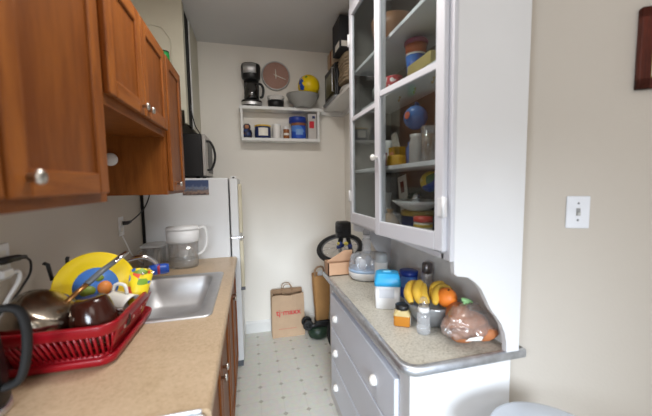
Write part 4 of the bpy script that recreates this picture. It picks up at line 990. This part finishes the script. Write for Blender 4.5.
t = thing('photo_card', 'white card with a small dark portrait propped up in the hutch', 'photo', (.80, 1.52, Z0))
MPc = Matrix.Translation((.80, 1.50, 1.44)) @ Matrix.Rotation(R(-12), 4, 'X')
bm = nb(); box(bm, -.002, .002, -.045, .045, -.204, .06, M=MPc); part('card', bm, LABELW, t)
bm = nb(); box(bm, -.0035, -.0018, -.018, .018, -.03, .03, M=MPc); part('portrait', bm, mat('portrait_print', S(120, 66, 66), .5), t)
t = thing('striped_ball', 'small ball with red, blue and yellow panels in the hutch bottom right', 'ball', (.80, 1.20, Z0+.15))
bm = nb(); ball(bm, (.80, 1.235, 1.467), .048); part('ball', bm, blotch('beach_ball', [S(190, 60, 60), S(50, 80, 150), S(206, 180, 80), S(70, 120, 90), S(60, 70, 130)], 14), t)
t = thing('cereal_box', 'dark carton behind the white bowl supporting the small ball', 'box', (.84, 1.27, Z0))
bm = nb(); box(bm, .855, .888, 1.10, 1.30, Z0+.0005, Z0+.30, .002); part('box', bm, mat('dark_carton', S(70, 66, 60), .6), t)
t = thing('potted_herb', 'dark green herb in a small pot in the hutch bottom middle', 'plant', (.83, 1.40, Z0))
bm = nb(); lathe(bm, [(0, 0), (.035, 0), (.045, .08), (0, .08)], (.83, 1.42, Z0+.0005), 22); part('pot', bm, GREYC, t)
bm = nb()
for k in range(40):
    d = Vector((random.gauss(0, 1), random.gauss(0, 1), abs(random.gauss(.6, .6)))).normalized()
    p = Vector((.83, 1.42, Z0+.11))+d*random.uniform(.03, .07); p.x = min(p.x, .87)
    ball(bm, p, (.016, .012, .004), u=6, v=4, M=Matrix.Rotation(random.uniform(0, 3), 4, 'X') @ Matrix.Rotation(random.uniform(0, 3), 4, 'Z'))
part('leaves', bm, mat('herb_leaf', S(54, 66, 44), .6), t)
t = thing('glass_dish', 'clear round glass dish at the bottom left of the hutch', 'dish', (.74, 1.53, Z0))
bm = nb(); lathe(bm, [(0, 0), (.06, 0), (.075, .02), (.08, .06), (.076, .06), (.07, .02), (0, .008)], (.74, 1.55, Z0+.0006), 30); part('dish', bm, CLEAR, t)
lat('tan_pouch', 'crumpled tan paper pouch at the hutch bottom left of the blue tin', 'pouch', .69, 1.425, Z0, [(0, 0), (.045, 0), (.05, .02), (.03, .06), (.012, .08), (.02, .095), (0, .095)], mat('tan_paper', S(176, 142, 100), .8), 12)
lat('tall_cup', 'tall pale cup at the bottom behind the left glass door', 'cup', .77, 1.68, Z0, [(0, 0), (.035, 0), (.045, .08), (.048, .085), (.04, .088), (.05, .17), (0, .17)], CERAM)
lat('left_pitcher', 'white jug on the middle shelf behind the left glass door', 'jug', .78, 1.68, Z1, [(0, 0), (.05, 0), (.06, .05), (.045, .12), (.05, .16), (0, .16)], CERAM)
lat('round_teapot', 'grey round teapot on the upper middle shelf behind the left glass door', 'teapot', .78, 1.68, Z2, [(0, 0), (.045, 0), (.075, .04), (.075, .08), (.04, .12), (.015, .125), (.012, .14), (0, .14)], GREYC)

# ------------------------------------------------------------------ things on the hutch counter
ZK = ZT+.0008
t = thing('cardboard_box', 'small open cardboard box at the far end of the hutch counter', 'box', (.55, 1.92, ZK))
bm = nb()
box(bm, .475, .655, 1.875, 1.98, ZK, ZK+.006); box(bm, .475, .481, 1.875, 1.98, ZK, ZK+.085); box(bm, .649, .655, 1.875, 1.98, ZK, ZK+.085); box(bm, .475, .655, 1.875, 1.881, ZK, ZK+.085); box(bm, .475, .655, 1.974, 1.98, ZK, ZK+.085)
part('box', bm, CARD, t)
bm = nb(); prism(bm, [(.478, ZK+.087), (.655, ZK+.085), (.655, ZK+.155), (.60, ZK+.155)], 'Y', 1.925, 1.93)
loft(bm, [[(.478, 1.98, ZK+.085), (.478, 1.985, ZK+.085), (.60, 1.985, ZK+.15), (.655, 1.985, ZK+.16), (.655, 1.98, ZK+.16)][:4]]) if False else None
part('flap', bm, CARD, t)

t = thing('bottle_sterilizer', 'oval white bottle sterilizer with clear ribbed dome on the hutch counter', 'sterilizer', (.715, 1.79, ZK))
bm = nb(); cx, cy_ = .715, 1.785
loft(bm, [ov(.10, .085, ZK), ov(.122, .103, ZK+.02), ov(.128, .108, ZK+.045), ov(.126, .106, ZK+.052)], True, True); part('base', bm, WHITE, t)
bm = nb(); loft(bm, [ov(.1265, .1065, ZK+.053), ov(.1275, .1075, ZK+.068)], True, True); part('blue_band', bm, mat('pale_blue_band', S(176, 204, 236), .35), t)
bm = nb()
def ovr(rx, ry, z, n=48): return [(cx+(rx+(.005 if i % 4 < 2 else -.004))*math.cos(2*PI*i/n), cy_+(ry+(.005 if i % 4 < 2 else -.004))*math.sin(2*PI*i/n), z) for i in range(n)]
loft(bm, [ovr(.122, .102, ZK+.069), ovr(.118, .098, ZK+.10), ovr(.108, .088, ZK+.145), ovr(.09, .07, ZK+.158)], False, True); part('dome', bm, BOTTLE, t)
first = None
for k in range(5):
    a_ = 2*PI*k/5; p = (cx+.062*math.cos(a_), cy_+.05*math.sin(a_), ZK+.054)
    if first is None:
        bm = nb(); lathe(bm, [(0, 0), (.022, 0), (.022, .06), (.014, .075), (0, .078)], p, 14)
        first = solo('feeding_bottle', bm, TOWEL, 'white feeding bottle standing inside the clear sterilizer dome', 'bottle', p, 'feeding bottles in the sterilizer')
    else:
        c_ = first.copy(); C.objects.link(c_); c_.location = p

def baby_bottle(name, label, x, y, z, s=1.):
    t = thing(name, label, 'bottle', (x, y, z), 'baby bottles')
    bm = nb(); lathe(bm, [(0, 0), (.026*s, 0), (.029*s, .004), (.029*s, .035*s), (.026*s, .05*s), (.029*s, .065*s), (.028*s, .085*s), (.02*s, .095*s), (0, .096*s)], (x, y, z+.0008), 24); part('body', bm, BOTTLE, t)
    bm = nb(); lathe(bm, [(.0225*s, 0), (.0235*s, .002), (.0235*s, .018*s), (0, .019*s)], (x, y, z+.097*s), 24); part('collar', bm, WHITE, t)
    bm = nb(); lathe(bm, [(.021*s, 0), (.02*s, .025*s), (.012*s, .042*s), (0, .045*s)], (x, y, z+.117*s), 20); part('cap', bm, CLEAR, t)
    return t
baby_bottle('baby_bottle', 'clear baby bottle standing on top of the sterilizer dome', .705, 1.79, ZK+.1585, 1.0)
baby_bottle('baby_bottle', 'clear baby bottle standing in front of the fruit bowl', .658, 1.055, ZK, .92)

t = thing('plastic_tub', 'tall translucent tub with grey lid beside the sterilizer', 'tub', (.735, 1.63, ZK))
bm = nb(); lathe(bm, [(0, 0), (.034, 0), (.037, .004), (.038, .14), (0, .14)], (.735, 1.635, ZK), 26); part('body', bm, mat('frosted_white', S(222, 222, 220), .4), t)
bm = nb(); lathe(bm, [(.0385, 0), (.0395, .003), (.038, .04), (.033, .05), (0, .052)], (.735, 1.635, ZK+.141), 26); part('lid', bm, mat('tub_lid', S(176, 180, 182), .3), t)

t = thing('wipes_box', 'white wipes box with bright blue lid in front of the sterilizer', 'box', (.635, 1.345, ZK))
MX = Matrix.Translation((.637, 1.345, ZK)) @ Matrix.Rotation(R(-22), 4, 'Z')
def rx(a_, b_, r_, z): return [tuple(MX @ Vector((p[0], p[1], z))) for p in rrect(-a_, a_, -b_, b_, r_)]
bm = nb(); loft(bm, [rx(.056, .046, .012, 0), rx(.058, .048, .012, .004), rx(.060, .050, .012, .118)], True, True); part('body', bm, WHITE, t)
bm = nb(); loft(bm, [rx(.063, .053, .014, .112), rx(.063, .053, .014, .128), rx(.054, .044, .016, .165), rx(.045, .036, .016, .17)], True, True); part('lid', bm, SKY, t)
bm = nb(); lathe(bm, [(.022, 0), (.022, .004), (0, .005)], tuple(MX @ Vector((0, 0, .1705))), 20, sy=.7); part('lid_tab', bm, mat('pale_sky', S(120, 204, 240), .35), t)
bm = nb(); box(bm, -.04, .03, -.0505, -.0487, .055, .1, M=MX); part('label', bm, mat('faint_grey_print', S(206, 208, 214), .5), t)

lat('spice_tin', 'small orange brown jar between wipes box and blue tin', 'jar', .765, 1.56, ZK, [(0, 0), (.03, 0), (.032, .004), (.032, .06), (.034, .062), (.034, .078), (0, .08)], mat('rust_label', S(176, 120, 86), .5))
t = thing('blue_tin', 'round deep blue tin behind the fruit bowl', 'can', (.80, 1.43, ZK))
bm = nb(); lathe(bm, [(0, 0), (.044, 0), (.046, .004), (.046, .115), (0, .115)], (.80, 1.43, ZK), 30); part('body', bm, COFFEEBLUE, t)
bm = nb(); lathe(bm, [(.048, 0), (.049, .003), (.049, .02), (.045, .024), (0, .024)], (.80, 1.43, ZK+.1155), 30); part('lid', bm, mat('dark_blue_lid', (0, 0, 0)), t)
t = thing('thermos_flask', 'slim steel flask with dark cap behind the bananas', 'flask', (.85, 1.33, ZK))
bm = nb(); lathe(bm, [(0, 0), (.024, 0), (.026, .004), (.026, .14), (.023, .15), (0, .15)], (.85, 1.335, ZK), 24); part('body', bm, STEEL, t)
bm = nb(); lathe(bm, [(.024, 0), (.025, .003), (.025, .045), (.02, .05), (0, .05)], (.85, 1.335, ZK+.151), 24); part('cap', bm, mat('dark_steel', (.22, .2, .2), .3, .9), t)

t = thing('fruit_bowl', 'clear grey glass bowl holding bananas and an orange on the hutch counter', 'bowl', (.742, 1.12, ZK))
bm = nb(); lathe(bm, [(.0, .0), (.055, 0), (.062, .006), (.088, .04), (.108, .085), (.112, .098), (.107, .098), (.1, .085), (.08, .042), (.05, .012), (0, .01)], (.742, 1.135, ZK), 44)
part('bowl', bm, glassy('smoky_glass', (.8, .82, .84), .6, .06, op=.4, opcol=(.5, .52, .54)), t)
bm = nb(); vs = lathe(bm, [(0, .02), (.045, .022), (.072, .045), (.088, .075), (.06, .085), (0, .088)], (.742, 1.135, ZK), 30)
for v in vs: v.co += Vector(noise.noise_vector(v.co*22))*.006
part('paper_liner', bm, mat('foil_liner', S(170, 172, 176), .4, .3), t)
def banana(parent, pts, r=.017):
    P = smoothpts(pts, 8); n = len(P); bm = nb()
    rad = [r*(.35+.65*min(1, math.sin(PI*min(.5, (i+.6)/(n)*1.6)))) if i < n/2 else r*(.3+.7*min(1, math.sin(PI*min(.5, (n-i)/(n)*1.5)))) for i in range(n)]
    tube(bm, P, rad, 8); o = part('banana', bm, BANANA, parent)
    bm = nb(); ball(bm, P[-1], r*.38, u=8, v=6); part('tip', bm, BANTIP, o)
zb = ZK+.108
t = thing('banana_bunch', 'bunch of yellow bananas curving over the left of the fruit bowl', 'bananas', (.70, 1.15, zb))
banana(t, [(.722, 1.19, zb+.042), (.675, 1.18, zb+.046), (.640, 1.145, zb+.028), (.632, 1.105, zb-.002)], .02)
banana(t, [(.724, 1.18, zb+.05), (.69, 1.15, zb+.054), (.66, 1.11, zb+.036), (.656, 1.075, zb+.004)], .02)
banana(t, [(.727, 1.17, zb+.046), (.70, 1.13, zb+.046), (.68, 1.09, zb+.03), (.682, 1.062, zb+.006)], .018)
t = thing('banana_pair', 'two bananas lying behind the orange on the right of the fruit bowl', 'bananas', (.77, 1.13, zb))
banana(t, [(.705, 1.048, zb+.008), (.735, 1.085, zb+.036), (.78, 1.118, zb+.042), (.832, 1.125, zb+.03)], .02)
banana(t, [(.716, 1.09, zb+.01), (.75, 1.125, zb+.046), (.795, 1.15, zb+.046), (.828, 1.16, zb+.032)], .018)
t = thing('orange_fruit', 'round orange at the front of the fruit bowl', 'orange', (.765, 1.07, zb))
bm = nb(); ball(bm, (.764, 1.056, zb+.025), .04, u=26, v=18); part('peel', bm, ORANGE, t)
bm = nb(); ball(bm, (.76, 1.04, zb+.062), .004, u=8, v=6); part('stem_end', bm, BANTIP, t)

t = thing('honey_jar', 'square honey jar with black lid and white label on the counter', 'jar', (.612, 1.145, ZK))
MJ = Matrix.Translation((.614, 1.15, ZK)) @ Matrix.Rotation(R(-30), 4, 'Z')
def rj(a_, r_, z): return [tuple(MJ @ Vector((p[0], p[1], z))) for p in rrect(-a_, a_, -a_, a_, r_)]
bm = nb(); loft(bm, [rj(.031, .008, 0), rj(.034, .009, .004), rj(.034, .01, .05), rj(.026, .014, .062)], True, True); part('jar', bm, HONEY, t)
bm = nb(); loft(bm, [rj(.0345, .0095, .045), rj(.0345, .01, .0505), rj(.0265, .014, .0625), rj(.026, .02, .066)], False, True); part('glass_shoulder', bm, mat('jar_shoulder', S(196, 178, 128), .15), t)
bm = nb(); lathe(bm, [(.0275, 0), (.0285, .002), (.0285, .018), (.025, .02), (0, .02)], tuple(MJ @ Vector((0, 0, .0665))), 26); part('lid', bm, BLACK, t)
bm = nb(); box(bm, .0342, .0352, -.024, .024, .008, .042, M=MJ); part('label', bm, LABELW, t)

# bread in cellophane
t = thing('bread_bag', 'brown bread loaves in a clear bag with green tie on the counter', 'bread', (.80, .96, ZK))
bm = nb()
for c_, r_, a_ in (((.80, .985, ZK+.052), (.085, .05, .05), -20), ((.765, .955, ZK+.03), (.06, .04, .028), 10), ((.83, .945, ZK+.036), (.062, .04, .034), -35), ((.775, 1.0, ZK+.085), (.055, .042, .045), 30)):
    vs = ball(bm, c_, r_, M=Matrix.Rotation(R(a_), 4, 'Z'), u=22, v=16)
    for v in vs:
        v.co += Vector(noise.noise_vector(v.co*24))*.006; v.co.z = max(v.co.z, ZK+.001)
part('loaves', bm, BREAD, t)
bm = nb()
g = bmesh.ops.create_icosphere(bm, subdivisions=5, radius=1)
for v in g['verts']:
    d = v.co.normalized(); a_ = math.atan2(d.y, d.x)
    rxy = .118; top_ = .135
    p = Vector((.802+d.x*rxy*(1-.25*max(0, d.z)), .962+d.y*.062*(1-.2*max(0, d.z)), ZK+.055+d.z*(.085 if d.z > 0 else .054)))
    p.x -= .02*max(0, d.z)
    w = noise.noise(p*38)*.010+noise.noise(p*90)*.005
    p += d*w; p.z = max(p.z, ZK+.0008); v.co = p
for f in bm.faces: f.smooth = True
part('bag', bm, CELLO, t)
bm = nb(); vs = ball(bm, (.785, .972, ZK+.15), (.02, .012, .01), M=Matrix.Rotation(R(25), 4, 'Y')); tube(bm, [(.775, .97, ZK+.14), (.79, .965, ZK+.155), (.81, .967, ZK+.143)], .005, 8, smooth=4); part('tie', bm, mat('pale_green_tie', S(150, 200, 140), .5), t)
bm = nb(); prism(bm, [(.722, ZK+.04), (.79, ZK+.033), (.797, ZK+.045), (.785, ZK+.05), (.74, ZK+.049)], 'Y', .889, .8905); part('tag', bm, CERAM, t)

# ------------------------------------------------------------------ front right: switch, framed picture, bin
t = thing('light_switch', 'white toggle light switch plate on the right wall', 'switch', tuple(MW @ Vector((.19, 0, 1.355))))
bm = nb(); box(bm, .155, .225, -.006, -.0005, 1.299, 1.411, .003, M=MW); part('plate', bm, mat('switch_plate', S(226, 228, 234), .35), t)
bm = nb(); box(bm, .184, .196, -.0075, -.0058, 1.343, 1.369, .0008, M=MW); part('slot', bm, mat('switch_slot', S(150, 150, 150), .5), t)
bm = nb(); box(bm, .1865, .1935, -.017, -.006, 1.345, 1.356, .002, M=MW); part('toggle', bm, mat('switch_toggle', S(196, 196, 194), .4), t)
for z in (1.328, 1.386):
    bm = nb(); lathe(bm, [(.0035, 0), (.003, .0015), (0, .002)], (0, 0, 0), 10, 0, MW @ Matrix.Translation((.19, -.006, z)) @ axisM((0, -1, 0))); part('screw', bm, mat('screw_grey', S(120, 122, 126), .4, .6), t)
t = thing('picture_frame', 'dark red wooden picture frame cut off at the right edge', 'picture', tuple(MW @ Vector((.48, 0, 1.75))))
bm = nb(); w = .034
for (a_, b_, c_, d_) in ((.326, .626, 1.752, 1.752+w), (.326, .626, 2.002-w, 2.002), (.326, .326+w, 1.752, 2.002), (.626-w, .626, 1.752, 2.002)): box(bm, a_, b_, -.022, -.001, c_, d_, .004, M=MW)
part('frame', bm, FRAMEW, t)
bm = nb(); i_ = .326+w
for (a_, b_, c_, d_) in ((i_-.001, .626-w, 1.785, 1.789), (i_-.001, .626-w, 1.965, 1.969), (i_-.001, i_+.003, 1.785, 1.969), (.589, .593, 1.785, 1.969)): box(bm, a_, b_, -.017, -.003, c_, d_, 0, M=MW)
part('gold_lip', bm, GOLD, t)
bm = nb(); box(bm, i_, .592, -.006, -.002, 1.786, 1.968, 0, M=MW); part('mat_board', bm, mat('mount_board', S(196, 202, 216), .5), t)
bm = nb(); box(bm, .42, .53, -.0075, -.0062, 1.83, 1.925, 0, M=MW); part('print', bm, blotch('soft_print', [S(150, 160, 170), S(170, 176, 180), S(140, 150, 150)], 12), t)

t = thing('trash_bin', 'white plastic bin with a pale round lid against the right wall', 'bin', (.79, .60, 0))
bm = nb(); lathe(bm, [(0, 0), (.125, 0), (.13, .006), (.158, .69), (0, .69)], (.79, .60, .0005), 48); part('bucket', bm, WHITE, t)
bm = nb(); lathe(bm, [(.162, .685), (.170, .69), (.172, .73), (.167, .748), (.15, .757), (.0, .768)], (.79, .60, .0005), 64); part('lid', bm, mat('pale_blue_lid', S(206, 216, 230), .25), t)

# ------------------------------------------------------------------ light
# the wall behind the photographer with the tall window opening that lets the sky in
bm = nb(); box(bm, -2.4, 2.6, -1.66, -1.6, 1.84, ZC); box(bm, -2.4, -2.2, -1.66, -1.6, 0, 1.84); box(bm, .95, 2.6, -1.66, -1.6, 0, 1.84); box(bm, -2.2, .95, -1.66, -1.6, 0, .35)
struct('wall_front', bm, WALL)
w = bpy.data.worlds.new('world'); bpy.context.scene.world = w; w.use_nodes = True
bg_ = w.node_tree.nodes['Background']; bg_.inputs['Color'].default_value = (1.0, .96, .91, 1); bg_.inputs['Strength'].default_value = .65
def area(name, loc, target, sx, sy_, power, col):
    l = bpy.data.lights.new(name, 'AREA'); l.shape = 'RECTANGLE'; l.size = sx; l.size_y = sy_; l.energy = power; l.color = col
    o = bpy.data.objects.new(name, l); C.objects.link(o); o.location = loc
    d = Vector(target)-Vector(loc); o.rotation_euler = d.to_track_quat('-Z', 'Y').to_euler()
    return o
l = bpy.data.lights.new('sky_glow', 'SUN'); l.energy = 4.3; l.angle = R(22); l.color = (.80, .90, 1.0)
o = bpy.data.objects.new('sky_glow', l); C.objects.link(o); o.location = (-1, -4, 3)
o.rotation_euler = Vector((math.sin(R(4)), math.cos(R(4)), -math.tan(R(15)))).to_track_quat('-Z', 'Y').to_euler()
area('side_fill', (-1.7, -.75, 1.5), (.6, 1.25, .75), 1.0, .9, 26, (.76, .88, 1.0))  # added cool fill aimed at the drawer fronts, no window here
area('room_fill', (.1, -1.2, 2.3), (.25, 1.8, 1.5), 1.6, .5, 11, (1.0, .93, .87))  # added warm fill behind the camera, replaces the blocked ambient light
area('ceiling_fill', (.12, 1.15, 2.70), (.12, 1.15, 0), .5, .5, 22, (1.0, .97, .93))  # added overhead fill to brighten the galley, unseen and without a fixture

vs_ = bpy.context.scene.view_settings
vs_.view_transform = 'Standard'; vs_.look = 'None'; vs_.exposure = 0.; vs_.gamma = 1.
